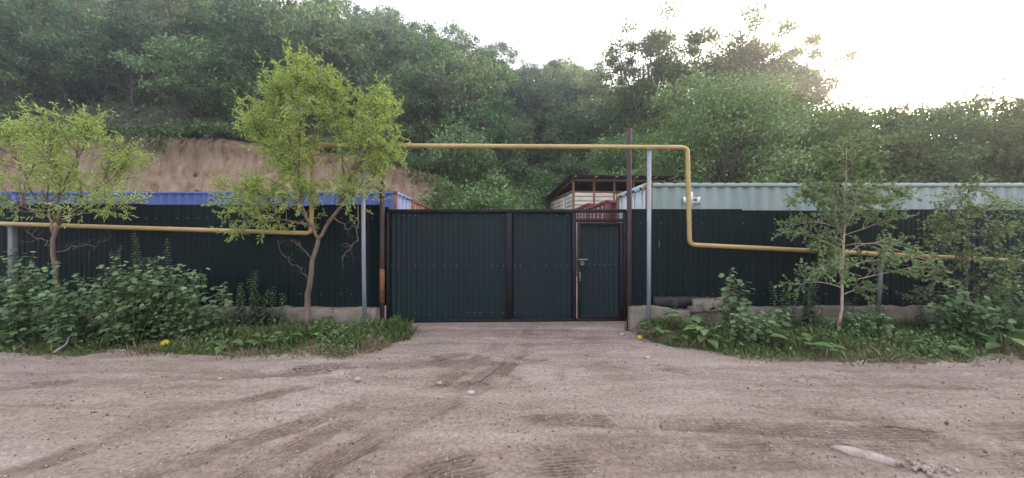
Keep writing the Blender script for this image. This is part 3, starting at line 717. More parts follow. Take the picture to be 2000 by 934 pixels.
def slope_z(y): return zr_ + .20 - (y + .55) * (.62 / 7.1)
rb = MB(); rb.add([(-.02, -.1, slope_z(-.1) - .16), (.06, -.1, slope_z(-.1) - .16), (.06, 6.5, slope_z(6.5) - .14), (-.02, 6.5, slope_z(6.5) - .14),
                   (-.02, -.1, slope_z(-.1) - .06), (.06, -.1, slope_z(-.1) - .06), (.06, 6.5, slope_z(6.5) - .06), (-.02, 6.5, slope_z(6.5) - .06)],
                  [(0,3,2,1),(4,5,6,7),(0,1,5,4),(1,2,6,5),(2,3,7,6),(3,0,4,7)])
rb.build('rake_beam', M['wood'], SH)
for k in range(7):       # roof sheets, wavy slate profile
    x0 = -.35 + k * 1.02; n = 18; V = []
    for yy in (-.55, 6.55):
        for a in range(n + 1): V.append((x0 + a / n * 1.06, yy, slope_z(yy) + .02 * math.sin(a * 2 * math.pi / 3) + .006 * k % .01))
    ro = mobj('roof_sheet', make_mesh('roof_sheet', np.array(V), [(a, a+1, n+2+a, n+1+a) for a in range(n)], M['roofsheet'], True), SH)
    md = ro.modifiers.new('thick', 'SOLIDIFY'); md.thickness = .02
def window(x0, x1, z0, z1, side):
    f = MB()
    t = .05
    rect = [(x0, x1, z0, z0 + t), (x0, x1, z1 - t, z1), (x0, x0 + t, z0 + t, z1 - t), (x1 - t, x1, z0 + t, z1 - t), ((x0+x1)/2 - t/2, (x0+x1)/2 + t/2, z0 + t, z1 - t)]
    for a, b, c, d in rect:
        f.box(a, b, -.03, .02, c, d) if side == 0 else f.box(-.03, .02, a, b, c, d)
    wn = f.build('window', M['white'], SH)
    g = MB(); g.box(x0 + t, x1 - t, -.002, .004, z0 + t, z1 - t) if side == 0 else g.box(-.002, .004, x0 + t, x1 - t, z0 + t, z1 - t)
    g.build('pane', M['glass'], wn)
window(2.32, 3.32, zt - .68, zt - .08, 0)
window(1.47, 2.23, .9, zt - .05, 1)

# ---------------------------------------------------------------- plants: leaf clouds
LEAF = {
  'diamond': (np.array([(0,0,0),(.5,.45,.12),(0,1,-.06),(-.5,.45,.12)], float), [(0,1,2),(0,2,3)]),
  'ovate': (np.array([(0,0,0),(.34,.28,.08),(.40,.55,.06),(0,1,-.10),(-.40,.55,.06),(-.34,.28,.08),(0,.45,-.02)], float),
            [(0,1,6),(1,2,6),(2,3,6),(3,4,6),(4,5,6),(5,0,6)]),
  'lobed': (np.array([(0,.42,-.04),(.06,.02,0),(.38,.05,.03),(.34,.28,.05),(.56,.52,.02),(.28,.62,.05),(.20,.80,.03),(0,1.0,-.08),
                      (-.20,.80,.03),(-.28,.62,.05),(-.56,.52,.02),(-.34,.28,.05),(-.38,.05,.03),(-.06,.02,0)], float),
            [(0,k,k+1) for k in range(1,13)] + [(0,13,1)]),
  'blade': (np.array([(-.5,0,0),(.5,0,0),(.35,.6,.0),(0,1,-.18)], float), [(0,1,2),(0,2,3)]),
  'broad': (np.array([(0,0,0),(.30,.10,.05),(.44,.40,.08),(.34,.72,.05),(0,1,-.16),(-.34,.72,.05),(-.44,.40,.08),(-.30,.10,.05),(0,.3,-.03),(0,.65,-.04)], float),
            [(0,1,8),(1,2,8),(2,9,8),(2,3,9),(3,4,9),(4,5,9),(5,6,9),(6,8,9),(6,7,8),(7,0,8)]),
}
def unit(a): return a / np.maximum(np.linalg.norm(a, axis=1, keepdims=True), 1e-9)
def leaf_mesh(name, kind, Pn, D, N, S, W, mat, rg):
    """one mesh of leaves at Pn, pointing D, facing N, length S, width W"""
    T, Fl = LEAF[kind]; n = len(Pn)
    D = unit(np.asarray(D, float)); N = np.asarray(N, float); N = unit(N - D * (N * D).sum(1, keepdims=True) + 1e-6)
    Xa = np.cross(D, N)
    V = (Pn[:, None, :] + T[None, :, 0, None] * (Xa * W[:, None])[:, None, :] + T[None, :, 1, None] * (D * S[:, None])[:, None, :] + T[None, :, 2, None] * (N * S[:, None])[:, None, :]).reshape(-1, 3)
    F0 = np.array(Fl); Fa = (F0[None] + (np.arange(n) * len(T))[:, None, None]).reshape(-1, 3)
    tint = np.repeat(np.clip(rg.normal(.45, .24, n), 0, 1), len(T))
    return make_mesh(name, V, Fa, mat, False, {'tint': tint})
def rnd_dirs(rg, n): return unit(rg.normal(size=(n, 3)))

def wander(rg, p, d, length, nseg, gnarl, up=0.0, droop=0.0):
    """a bending branch path"""
    p = np.array(p, float); d = np.array(d, float); d /= np.linalg.norm(d); pts = [p.copy()]; st = length / nseg
    for i in range(nseg):
        d = d + rg.normal(size=3) * gnarl + np.array([0, 0, up - droop * (i / nseg)]); d /= np.linalg.norm(d)
        p = p + d * st; pts.append(p.copy())
    return np.array(pts)
def at(path, t):
    f = t * (len(path) - 1); i = min(int(f), len(path) - 2); u = f - i
    return path[i] * (1-u) + path[i+1] * u, path[i+1] - path[i]
def skeleton_tree(rg, limbs, r_limb, n_sub, sub_len, n_twig, twig_len, n_leaf, gnarl=(.1, .2, .3), up=(.05, .0, -.03), spread=.9, sub_r=.010, twig_r=.0035, t0=.25, seg=6, dens=None):
    """limbs: hand-laid paths; grows sub-branches, twigs and leaf anchor points"""
    wood = MB(); LP, LD = [], []
    for path, r0, r1 in limbs:
        n = len(path); wood.tube([Vector(p) for p in path], list(np.linspace(r0, r1, n)), 7)
    for li, (path, r0, r1) in enumerate(limbs):
        ns = n_sub[li] if hasattr(n_sub, '__len__') else n_sub
        for k in range(ns):
            t = t0 + (1 - t0) * (k + rg.random()) / max(ns, 1)
            p, d = at(path, min(t, .999)); d = d / np.linalg.norm(d)
            dd = d + rnd_dirs(rg, 1)[0] * spread + np.array([0, 0, .1])
            ln = sub_len * rg.uniform(.55, 1.15) * (1.15 - .5 * t)
            sp = wander(rg, p, dd, ln, seg, gnarl[1], up[1])
            wood.tube([Vector(q) for q in sp], list(np.linspace(sub_r, sub_r * .4, len(sp))), 4, False)
            for j in range(n_twig):
                tt = .2 + .8 * (j + rg.random()) / n_twig
                q, e = at(sp, min(tt, .999)); e = e / np.linalg.norm(e)
                tw = wander(rg, q, e + rnd_dirs(rg, 1)[0] * .95, twig_len * rg.uniform(.5, 1.2), 4, gnarl[2], up[2])
                wood.tube([Vector(q) for q in tw], list(np.linspace(twig_r, twig_r * .5, len(tw))), 3, False)
                for m_ in range(n_leaf):
                    a, b = at(tw, min(.08 + .92 * (m_ + rg.random()) / n_leaf, .999)); LP.append(a); LD.append(b / np.linalg.norm(b))
    return wood, np.array(LP), np.array(LD)
def px_path(pts, Y0, base, rg, dj=.18, sub=3):
    """path traced in the photo at the tree's own depth, with some sideways depth of its own"""
    out = []; dy = 0.0; slope = rg.normal() * dj
    q = [P(a, b, Y0) for a, b in pts]
    for i, p in enumerate(q):
        h = (p.z - q[0].z); out.append(np.array([p.x - base[0], p.y + slope * h - base[1], p.z - base[2]]))
    res = []
    for a, b in zip(out[:-1], out[1:]):
        for k in range(sub): res.append(a + (b - a) * k / sub + rg.normal(size=3) * .012)
    res.append(out[-1]); return np.array(res)

def willow(base_px, Y, limbs_px, label, seed, nsub, leafmul=1.0, bare=()):
    rg = np.random.default_rng(seed)
    b = P(base_px[0], base_px[1], Y); base = (b.x, Y, b.z)
    root = empty('willow_tree', base); tag(root, label, 'tree', 'curly willows by the fence')
    limbs = []
    for pts, r0, r1 in limbs_px: limbs.append((px_path(pts, Y, base, rg, .22 if r0 < .04 else .03), r0, r1))
    wood, LP, LD = skeleton_tree(rg, limbs, None, [int(q * 1.55) for q in nsub], .66, 8, .36, int(13 * leafmul), gnarl=(.1, .30, .42), up=(0, .10, -.02), spread=.85, sub_r=.008, twig_r=.003, t0=.22)
    for pts in bare:     # dead curly twigs low on the trunk
        pth = px_path(pts, Y, base, rg, .3, 4); pth = pth + rg.normal(size=pth.shape) * .02
        wood.tube([Vector(q) for q in pth], list(np.linspace(.009, .003, len(pth))), 4, False)
        for k in range(7):
            p, d = at(pth, rg.uniform(.2, .99)); tw = wander(rg, p, d / np.linalg.norm(d) + rnd_dirs(rg, 1)[0] * .9, rg.uniform(.15, .4), 6, .5)
            wood.tube([Vector(q) for q in tw], list(np.linspace(.004, .0015, len(tw))), 3, False)
    wood.build('trunk', M['willowbark'], root, True)
    n = len(LP); D = LD + rnd_dirs(rg, n) * .9 + np.array([0, 0, -.15]); N = rnd_dirs(rg, n) + np.array([0, 0, .5])
    S = rg.uniform(.055, .10, n); me = leaf_mesh('foliage', 'diamond', LP, D, N, S, S * .23, M['l_willow'], rg)
    mobj('foliage', me, root); return root
willow((601, 632), 7.25, [
    ([(601, 640), (599, 590), (606, 545), (612, 510), (622, 468)], .056, .036),
    ([(622, 468), (640, 430), (658, 402), (672, 350), (684, 292), (692, 240), (700, 215)], .034, .008),
    ([(622, 468), (612, 445), (596, 415), (588, 370), (596, 300), (600, 235), (598, 185), (604, 148)], .030, .006),
    ([(606, 440), (580, 405), (566, 360), (548, 300), (530, 250)], .020, .006),
    ([(640, 432), (668, 400), (702, 372), (735, 340)], .018, .005),
    ([(660, 400), (690, 340), (722, 280), (745, 225)], .018, .005),
    ([(590, 380), (560, 330), (520, 280), (490, 235)], .016, .004),
    ([(596, 300), (620, 240), (632, 195), (622, 165)], .016, .004),
    ([(674, 345), (660, 280), (650, 220), (655, 190)], .016, .004),
    ([(600, 420), (555, 400), (510, 385), (470, 360)], .016, .004),
    ([(606, 442), (560, 430), (510, 425), (462, 412)], .014, .004),
    ([(588, 360), (560, 250), (545, 205), (560, 180)], .014, .004),
    ([(684, 300), (715, 250), (728, 225), (722, 205)], .013, .004),
    ([(684, 330), (720, 310), (748, 290), (752, 300)], .012, .004),
  ], 'large bright green curly willow left of the gate', 11,
  [0, 14, 18, 12, 6, 10, 11, 11, 9, 10, 9, 12, 9, 7], 1.15,
  bare=[[(604, 545), (580, 520), (555, 505), (535, 470)], [(612, 505), (580, 478), (560, 470)], [(650, 425), (680, 450), (700, 440)], [(700, 400), (712, 470), (690, 500)]])
willow((112, 560), 7.2, [
    ([(116, 600), (112, 560), (104, 510), (104, 470), (112, 440)], .045, .030),
    ([(112, 440), (120, 400), (128, 350), (118, 300), (100, 255)], .026, .006),
    ([(104, 460), (84, 420), (66, 380), (58, 330), (50, 280)], .022, .005),
    ([(112, 440), (140, 400), (165, 360), (185, 320), (195, 290)], .020, .005),
    ([(116, 430), (150, 420), (195, 412), (235, 408)], .014, .004),
    ([(90, 430), (60, 410), (25, 395), (-15, 380)], .014, .004),
    ([(70, 390), (40, 340), (15, 300), (-5, 265)], .014, .004),
    ([(128, 350), (150, 300), (150, 270), (145, 260)], .012, .004),
  ], 'smaller bright green willow at the far left above the pipe', 12, [0, 11, 10, 11, 6, 7, 8, 8], .85,
  bare=[[(104, 500), (140, 480), (190, 478), (215, 462)], [(108, 480), (70, 470), (55, 440)]])

def birch(base_px, Y, top_px, label, seed, halfw, nl, trunk_r=.026, z_lo=.22, leafmul=1.0, bark='birchbark'):
    rg = np.random.default_rng(seed)
    b = P(base_px[0], base_px[1], Y); t = P(top_px[0], top_px[1], Y); base = (b.x, Y, b.z); h = t.z - b.z
    root = empty('birch_tree', base); tag(root, label, 'tree', 'young birches by the right fence')
    n = 12; tr = np.array([[(t.x - b.x) * k / n + rg.normal() * .010, rg.normal() * .010, h * k / n - (.1 if k == 0 else 0)] for k in range(n + 1)])
    tw = MB().tube([Vector(p) for p in tr], list(np.linspace(trunk_r, .004, n + 1)), 8)
    limbs = []
    for k in range(nl):
        u = z_lo + (.985 - z_lo) * ((k + .5 * rg.random()) / nl) ** .82
        p, d = at(tr, u); a = k * 2.399 + rg.normal() * .4
        ln = halfw * (1.12 - .8 * max(0, u - .3) / .7) * rg.uniform(.65, 1.1)
        limbs.append((wander(rg, p, (math.cos(a), math.sin(a) * .8, rg.uniform(.25, .6)), ln, 7, .10, .0, .16), .010 * (1.2 - u), .003))
    wood, LP, LD = skeleton_tree(rg, limbs, None, 7, .36, 5, .19, int(6 * leafmul), gnarl=(.1, .15, .2), up=(0, -.01, -.06), spread=.7, sub_r=.004, twig_r=.002, t0=.2, seg=4)
    off = tw.n; tw.add(wood.v, wood.f)
    tw.build('trunk', M[bark], root, True)
    n = len(LP); D = LD * .6 + rnd_dirs(rg, n) * .8 + np.array([0, 0, -.35]); N = rnd_dirs(rg, n) * .7 + np.array([0, -.15, .9])
    S = rg.uniform(.034, .066, n); mobj('foliage', leaf_mesh('foliage', 'ovate', LP, D, N, S, S * .85, M['l_birch'], rg), root)
    return root
birch((1641, 668), 6.75, (1655, 282), 'tall young birch with pale trunk in front of the right fence', 21, 1.05, 38, leafmul=1.35)
birch((1888, 640), 6.95, (1890, 372), 'thinner young birch near the right edge behind a shrub', 22, .64, 24, .014, .12, .75, bark='bark')
birch((2040, 650), 6.9, (2030, 400), 'birch sapling cut off by the right edge', 23, .5, 16, .014, .2, .75, bark='bark')

# ---------------------------------------------------------------- shrubs and weeds in the verges
def vh(x, y): return float(vz(np.array([x]), np.array([y]))[0])
def shrub(x, y, w, h, nst, label, seed, leaf=.085, per=34, mat='l_shrub', kind='lobed', name='shrub', cat='shrub', group='leafy shrubs in the verge', flat=.55):
    rg = np.random.default_rng(seed); root = empty(name, (x, y, vh(x, y) - .02)); tag(root, label, cat, group)
    st = MB(); LP, LD = [], []
    for k in range(nst):
        a = rg.random() * 6.283; rr = math.sqrt(rg.random()) * w * .5; hh = h * rg.uniform(.62, 1.0) * (1 - .35 * (rr / (w * .5)) ** 2)
        tip = np.array([math.cos(a) * rr, math.sin(a) * rr * .62, hh]); b0 = np.array([tip[0] * .35, tip[1] * .35, 0])
        mid = (b0 + tip) / 2 + rg.normal(size=3) * .05
        path = np.array([b0, b0 * .6 + mid * .4, mid, mid * .45 + tip * .55, tip]); st.tube([Vector(p) for p in path], [.008, .007, .006, .004, .002], 4, False)
        for j in range(per):
            t = .12 + .88 * (j + rg.random()) / per
            p, d = at(path, min(t, .999)); b_ = rg.random() * 6.283
            o = np.array([math.cos(b_), math.sin(b_), rg.uniform(-.1, .35)]) * rg.uniform(.03, .14) * (1.25 - .7 * t)
            LP.append(p + o); LD.append(o / np.linalg.norm(o) + np.array([0, 0, -.25]))
    st.build('stems', M['stem'], root)
    LP, LD = np.array(LP), np.array(LD); n = len(LP)
    N = rnd_dirs(rg, n) * flat + np.array([0, -.35, .9]); S = leaf * rg.uniform(.55, 1.3, n)
    mobj('foliage', leaf_mesh('foliage', kind, LP, LD + rnd_dirs(rg, n) * .4, N, S, S * rg.uniform(.8, 1.1, n), M[mat], rg), root)
    return root
def at_px(px, Y): return GX(px, Y)
shrub(at_px(25, 6.6), 6.6, 1.8, 1.72, 34, 'leafy shrub at the far left edge beside the square post', 31)
shrub(at_px(140, 6.5), 6.5, 1.3, 1.25, 26, 'lower leafy shrub under the small willow', 32)
shrub(at_px(255, 6.6), 6.6, 1.5, 1.58, 36, 'dense rounded shrub, tallest of the left clump', 33)
shrub(at_px(365, 6.7), 6.7, 1.3, 1.42, 30, 'dense shrub at the right end of the left clump', 34)
shrub(at_px(-80, 6.5), 6.5, 1.8, 1.6, 20, 'leafy shrub cut off by the left edge', 35)
shrub(at_px(1432, 6.6), 6.6, .55, 1.22, 10, 'tall pointed shrub in front of the cracked right footing', 36, per=40)
shrub(at_px(1460, 6.4), 6.4, 1.15, .82, 20, 'low spreading shrub at the foot of the pointed one', 37, per=26)
shrub(at_px(1885, 6.5), 6.5, 1.25, 1.0, 24, 'dark shrub under the thinner birch', 38)
shrub(at_px(1975, 6.6), 6.6, .9, 1.15, 16, 'upright shrub at the right edge', 39)
shrub(at_px(1690, 6.75), 6.75, .9, .62, 16, 'low shrub at the foot of the leaning grey post', 40, leaf=.07)
shrub(at_px(2130, 6.4), 6.4, 1.7, 1.2, 20, 'broad shrub outside the right edge of the frame', 44)
def weed(x, y, h, label, seed, nst=3, mat='l_nettle', w=.28, leaf=.092, cat='weed'):
    rg = np.random.default_rng(seed); root = empty('nettle_plant', (x, y, vh(x, y) - .02)); tag(root, label, cat, 'tall nettles along the footing')
    st = MB(); LP, LD = [], []
    for k in range(nst):
        tip = np.array([rg.normal() * w * .5, rg.normal() * w * .3, h * rg.uniform(.7, 1.0) if k else h]); b0 = tip * np.array([.4, .4, 0])
        path = wander(rg, b0, tip - b0, np.linalg.norm(tip - b0), 8, .03); st.tube([Vector(p) for p in path], list(np.linspace(.006, .002, 9)), 4, False)
        nt_ = int(h / .05)
        for j in range(nt_):
            t = .1 + .9 * j / nt_; p, d = at(path, min(t, .999)); a = (j % 2) * 1.571 + k + rg.normal() * .2
            for s in range(4):
                aa = a + s * 1.5708 + rg.normal() * .3; o = np.array([math.cos(aa), math.sin(aa), .1]); LP.append(p + o * .012); LD.append(o + np.array([0, 0, -.35]))
    st.build('stems', M['stem'], root); LP, LD = np.array(LP), np.array(LD); n = len(LP)
    N = np.tile(np.array([0, 0, 1.0]), (n, 1)) + rnd_dirs(rg, n) * .25
    tt = np.clip(LP[:, 2] / h, 0, 1); S = leaf * (1.35 - .9 * tt) * rg.uniform(.8, 1.2, n)
    mobj('foliage', leaf_mesh('foliage', 'ovate', LP, LD, N, S, S * .55, M[mat], rg), root); return root
for k, (px, Y, h, n_, lab) in enumerate([(505, 7.35, 1.15, 5, 'tall dark nettles left of the large willow'), (540, 7.4, .85, 3, 'shorter nettles beside the willow trunk'),
        (470, 7.3, .95, 4, 'nettles between the shrub clump and the willow'), (186, 7.0, 1.62, 1, 'lone nettle spire above the low shrub'), (286, 7.0, 1.85, 2, 'tallest nettle spires above the rounded shrub'),
        (240, 7.0, 1.5, 3, 'nettle spires left of the tallest ones'), (330, 7.0, 1.7, 2, 'slim nettle spires right of the tallest ones'), (1522, 7.2, .95, 4, 'dark nettles left of the pale birch trunk'),
        (1578, 7.15, 1.15, 6, 'dense dark nettles just left of the pale birch'), (1305, 7.35, .62, 1, 'single thin weed before the black membrane'), (1660, 7.1, .7, 3, 'small nettles right of the pale birch trunk'), (1800, 7.2, .62, 3, 'small nettles before the footing at right')]):
    weed(at_px(px, Y), Y, h, lab, 60 + k, n_)
def dock(x, y, label, seed, n=9, s=.26, mat='l_dock', h=.25):
    rg = np.random.default_rng(seed); z = vh(x, y); root = empty('dock_plant', (x, y, z - .01)); tag(root, label, 'plant', 'broad leaved plants in the verge')
    st = MB(); LP, LD, NN, SS = [], [], [], []
    for k in range(n):
        a = k * 2.4 + rg.normal() * .3; rr = rg.uniform(.04, .16); hh = h * rg.uniform(.3, 1.0)
        e = np.array([math.cos(a) * rr, math.sin(a) * rr, hh]); st.tube([(0, 0, 0), Vector(e * [.5, .5, .7]), Vector(e)], [.007, .006, .004], 5, False)
        LP.append(e); LD.append([math.cos(a), math.sin(a), rg.uniform(-.35, .35)]); NN.append([math.cos(a) * -.2, math.sin(a) * -.2 - .2, 1]); SS.append(s * rg.uniform(.6, 1.15))
    st.build('stalks', M['stem'], root)
    me = leaf_mesh('leaf', 'broad', np.array(LP), np.array(LD), np.array(NN), np.array(SS), np.array(SS) * .72, M[mat], rg)
    # each large leaf a part of its own
    T = len(LEAF['broad'][0]); co = np.array([v.co[:] for v in me.vertices]); tn = [d.value for d in me.attributes['tint'].data]
    for k in range(n):
        m2 = make_mesh('leaf', co[k*T:(k+1)*T], [tuple(f) for f in LEAF['broad'][1]], M[mat], True, {'tint': tn[k*T:(k+1)*T]}); mobj('leaf', m2, root)
    bpy.data.meshes.remove(me); return root
for k, (px, py, lab, n_, s_, h_) in enumerate([(1275, 668, 'broad leaved dock by the right grey post', 10, .26, .28), (1335, 662, 'largest dock plant right of the grey post', 12, .34, .36), (1330, 688, 'small dock at the road edge right of the gate', 8, .22, .2),
        (1560, 690, 'burdock with a big drooping leaf left of the pale birch', 6, .32, .36), (1375, 676, 'dock between the grey post and the low shrub', 9, .28, .3), (512, 680, 'burdock with pale leaf below the large willow', 5, .26, .22),
        (440, 682, 'burdock at the road edge right of the shrub clump', 6, .30, .22), (400, 660, 'large burdock leaves beside the left shrub clump', 6, .36, .42), (640, 672, 'dock in the grass between willow and grey post', 9, .20, .2), (560, 676, 'dock in the grass under the willow', 8, .2, .2),
        (1835, 694, 'burdock leaf at the road edge under the thinner birch', 5, .3, .18), (1960, 690, 'burdock at the right edge', 6, .28, .4), (1610, 694, 'small burdock at the foot of the pale birch', 5, .2, .15), (690, 660, 'dock beside the left grey post', 8, .18, .2)]):
    x, y = G(px, py); y = min(max(y, float(verge_edge(np.array([GX(px, y)]))[0]) + .3), 7.3); dock(GX(px, y), y, lab, 90 + k, n_ + 2, s_ * .78, 'l_dock', h_)

# grass and low ground cover: uncountable
def grass(name, n, xr, label, seed, hmax=.34, mat='l_grass', dry=False):
    rg = np.random.default_rng(seed); x = rg.uniform(xr[0], xr[1], n * 3)
    e = verge_edge(x); y = e + (rg.random(n * 3) ** 1.1) * (7.62 - e) + (-.10 if dry else .03)
    side = np.where(x < 0, 1 - sstep(-1.95, -1.5, x), sstep(2.25, 2.6, x))
    den = np.clip(.4 + 2.4 * vnoise(x, y, .5, seed) + .8 * vnoise(x, y, .15, seed + 5), .03, 1) * side
    keep = np.flatnonzero(rg.random(n * 3) < den)[:n]; x, y = x[keep], y[keep]; m = len(x)
    z = vz(x, y) - .01; rel = np.clip((y - verge_edge(x)) / .9, .12, 1) 
    S = (hmax * (.35 + .65 * rel) * rg.uniform(.35, 1.0, m) * (.75 + .9 * np.clip(vnoise(x, y, .3, seed + 1) + .3, 0, 1))) if not dry else rg.uniform(.06, .2, m)
    D = rnd_dirs(rg, m) * (.55 if not dry else 1) + np.array([0, 0, 1.0 if not dry else .12]); N = rnd_dirs(rg, m) + np.array([0, -.5, .3])
    W = rg.uniform(.006, .014, m)
    o = mobj(name, leaf_mesh(name, 'blade', np.stack([x, y, z], 1), D, N, S, W, M[mat], rg)); tag(o, label, 'grass', kind='stuff'); return o
grass('grass', 17000, (-11, -1.6), 'uneven green grass and weeds in the left verge', 71, .24)
grass('grass', 13000, (2.6, 11), 'uneven green grass and weeds in the right verge', 72, .20)
grass('dry_grass', 9000, (-11, -1.5), 'flattened dry grass along the left road edge', 73, mat='l_dry', dry=True)
grass('dry_grass', 8000, (2.3, 11), 'flattened dry grass along the right road edge', 74, mat='l_dry', dry=True)
def cover(n, xr, label, seed):
    rg = np.random.default_rng(seed); x = rg.uniform(*xr, n * 2); e = verge_edge(x); y = e + .15 + rg.random(n * 2) * (7.6 - e - .15)
    side = np.where(x < 0, 1 - sstep(-2.2, -1.8, x), sstep(2.5, 2.9, x)); keep = np.flatnonzero(rg.random(n * 2) < side * np.clip(.5 + 1.8 * vnoise(x, y, .5, seed), 0, 1))[:n]
    x, y = x[keep], y[keep]; m = len(x); rel = np.clip((y - verge_edge(x)) / .8, .1, 1)
    z = vz(x, y) + rg.random(m) ** 1.4 * .30 * rel * np.clip(.5 + 1.6 * vnoise(x, y, .4, seed + 3), .15, 1.2); D = rnd_dirs(rg, m) + np.array([0, -.3, .2]); N = rnd_dirs(rg, m) * .5 + np.array([0, -.3, .9]); S = rg.uniform(.03, .085, m)
    o = mobj('ground_cover', leaf_mesh('ground_cover', 'ovate', np.stack([x, y, z], 1), D, N, S, S * .6, M['l_dock'], rg)); tag(o, label, 'weeds', kind='stuff')
cover(9000, (-11, -1.8), 'low leafy weeds filling the left verge', 75)
cover(9500, (2.4, 11), 'low leafy weeds filling the right verge', 76)

# ---------------------------------------------------------------- hillside wood
def crown_tree(seed, h, w, nclump, per, leaf, lm, z0=.22, name='tree', flat=.65, sparse=1.0, clump=.48):
    """trunk mesh and crown mesh of one tree kind (local, base at 0)"""
    rg = np.random.default_rng(seed)
    dirs = rnd_dirs(rg, nclump); r = rg.uniform(.35, 1.0, nclump) ** .6
    lump = 1 + .28 * np.sin(dirs[:, 0] * 3.1 + seed) * np.cos(dirs[:, 2] * 2.7 + seed * 2) + rg.normal(size=nclump) * .10
    C = dirs * (r * lump)[:, None] * np.array([w / 2, w / 2, h * (1 - z0) / 2]) + np.array([0, 0, h * (z0 + (1 - z0) / 2)])
    C[:, 2] = np.maximum(C[:, 2], h * z0 * .6)
    wood = MB(); top = np.array([rg.normal() * .2, rg.normal() * .2, h * .78])
    tr = np.array([[top[0] * (k/6)**1.3 + rg.normal() * .05 * h / 7, top[1] * (k/6)**1.3 + rg.normal() * .05 * h / 7, h * .78 * k / 6 - (.4 if k == 0 else 0)] for k in range(7)])
    wood.tube([Vector(p) for p in tr], list(np.linspace(.016 * h, .004 * h, 7)), 6)
    for k in range(0, nclump, 2):
        c = C[k]; u = np.clip((c[2] / h - .12) * rg.uniform(.55, .95), .12, .97); p, d = at(tr, u)
        m_ = p * .5 + c * .5 + np.array([0, 0, -.06 * h * rg.random()]) + rg.normal(size=3) * .12
        wood.tube([Vector(p), Vector(m_), Vector(c)], [.0055 * h, .0035 * h, .001 * h], 4, False)
    LP, LN = [], []
    for k in range(nclump):
        n = int(per * rg.uniform(.5, 1.4)); rc = clump * rg.uniform(.6, 1.35)
        q = rg.normal(size=(n, 3)) * np.array([rc, rc, rc * flat]) * .62; LP.append(C[k] + q)
        LN.append(unit(q + 1e-6) * .5 + np.array([0, 0, .75]) + rg.normal(size=(n, 3)) * .4)
    LP, LN = np.concatenate(LP), np.concatenate(LN); n = len(LP); S = leaf * rg.uniform(.55, 1.35, n)
    tm = wood.mesh('trunk', M['bark'], True)
    cm = leaf_mesh('crown', 'diamond', LP, rnd_dirs(rg, n) + np.array([0, 0, -.25]), LN, S, S * .62, M[lm], rg)
    return tm, cm
def bare_tree(seed, h, w, mat='deadbark', leaf=None, thick=1.0):
    rg = np.random.default_rng(seed); wood = MB()
    tr = wander(rg, (0, 0, -.4), (rg.normal() * .1, rg.normal() * .1, 1), h * .65, 8, .09); wood.tube([Vector(p) for p in tr], list(np.linspace(.015 * h, .006 * h, 9)), 6)
    tips = []
    for k in range(10):
        p, d = at(tr, rg.uniform(.35, .99)); a = k * 2.4; sp = wander(rg, p, (math.cos(a), math.sin(a), rg.uniform(.4, 1.1)), w * rg.uniform(.4, .75), 6, .17, .04)
        wood.tube([Vector(q) for q in sp], list(np.linspace(.006 * h, .002 * h, 7)), 4, False)
        for j in range(7):
            q, e = at(sp, rg.uniform(.25, .99)); tw = wander(rg, q, e / np.linalg.norm(e) + rnd_dirs(rg, 1)[0] * .7, w * rg.uniform(.15, .35), 4, .2, .03)
            wood.tube([Vector(x) for x in tw], list(np.linspace(.0022 * h * thick, .0008 * h * thick, 5)), 3, False); tips.append(tw)
            for i in range(3):
                q2, e2 = at(tw, rg.uniform(.2, .99)); t3 = wander(rg, q2, e2 / np.linalg.norm(e2) + rnd_dirs(rg, 1)[0] * .7, w * rg.uniform(.06, .16), 3, .2)
                wood.tube([Vector(x) for x in t3], list(np.linspace(.0011 * h * thick, .0006 * h * thick, 4)), 3, False); tips.append(t3)
    tm = wood.mesh('trunk', M[mat], True); cm = None
    if leaf:
        size, per, lm = leaf; LP = []
        for t in tips:
            for _ in range(per): LP.append(at(t, rg.uniform(.1, .999))[0] + rg.normal(size=3) * .07)
        LP = np.array(LP); n = len(LP); S = size * rg.uniform(.6, 1.3, n)
        cm = leaf_mesh('crown', 'diamond', LP, rnd_dirs(rg, n) + np.array([0, 0, -.3]), rnd_dirs(rg, n) + np.array([0, 0, .6]), S, S * .55, M[lm], rg)
    return tm, cm
def put_tree(kind, x, y, sc, rz, label, group, zo=0.0, name='tree', sz=None):
    tm, cm = kind; z = float(hz(np.array([x]), np.array([y]))[0]) + zo
    root = empty(name, (x, y, z), rz); root.scale = (sc, sc, sz or sc); tag(root, label, 'tree', group)
    mobj('trunk', tm, root)
    if cm: mobj('crown', cm, root)
    return root
K = [crown_tree(101, 6.6, 5.6, 62, 105, .23, 'l_h0'), crown_tree(102, 7.4, 5.0, 62, 105, .22, 'l_h1'), crown_tree(103, 6.0, 5.8, 60, 105, .22, 'l_h2'),
     crown_tree(104, 4.2, 5.2, 52, 120, .20, 'l_h1', .08), crown_tree(105, 7.8, 4.6, 44, 80, .21, 'l_h2', .3), crown_tree(106, 6.8, 5.2, 58, 100, .22, 'l_h3'),
     crown_tree(107, 5.0, 4.8, 56, 120, .20, 'l_h0', .08)]
KL = ['dark green bushy tree', 'mid green bushy tree', 'pale green round tree', 'green thicket tree', 'pale open crowned tree', 'yellowish green tree', 'dark thicket tree']
ZONES = [(-40, 'past the left edge'), (60, 'at the left edge'), (160, 'above the small willow'), (260, 'above the open soil bank'), (360, 'above the nettle spires'), (450, 'left of the large willow'), (540, 'behind the willow left side'), (610, 'behind the willow top'),
         (690, 'behind the willow right side'), (760, 'above the left gate post'), (840, 'above the container doors'), (910, 'above the red containers'), (1000, 'above the gate middle'), (1080, 'left of the shed'), (1160, 'above the shed'), (1240, 'above the right gate post'),
         (1330, 'left of the round pale tree'), (1450, 'behind the round pale tree'), (1600, 'behind the leaning elm'), (1800, 'behind the tall birch'), (9999, 'near the sun')]
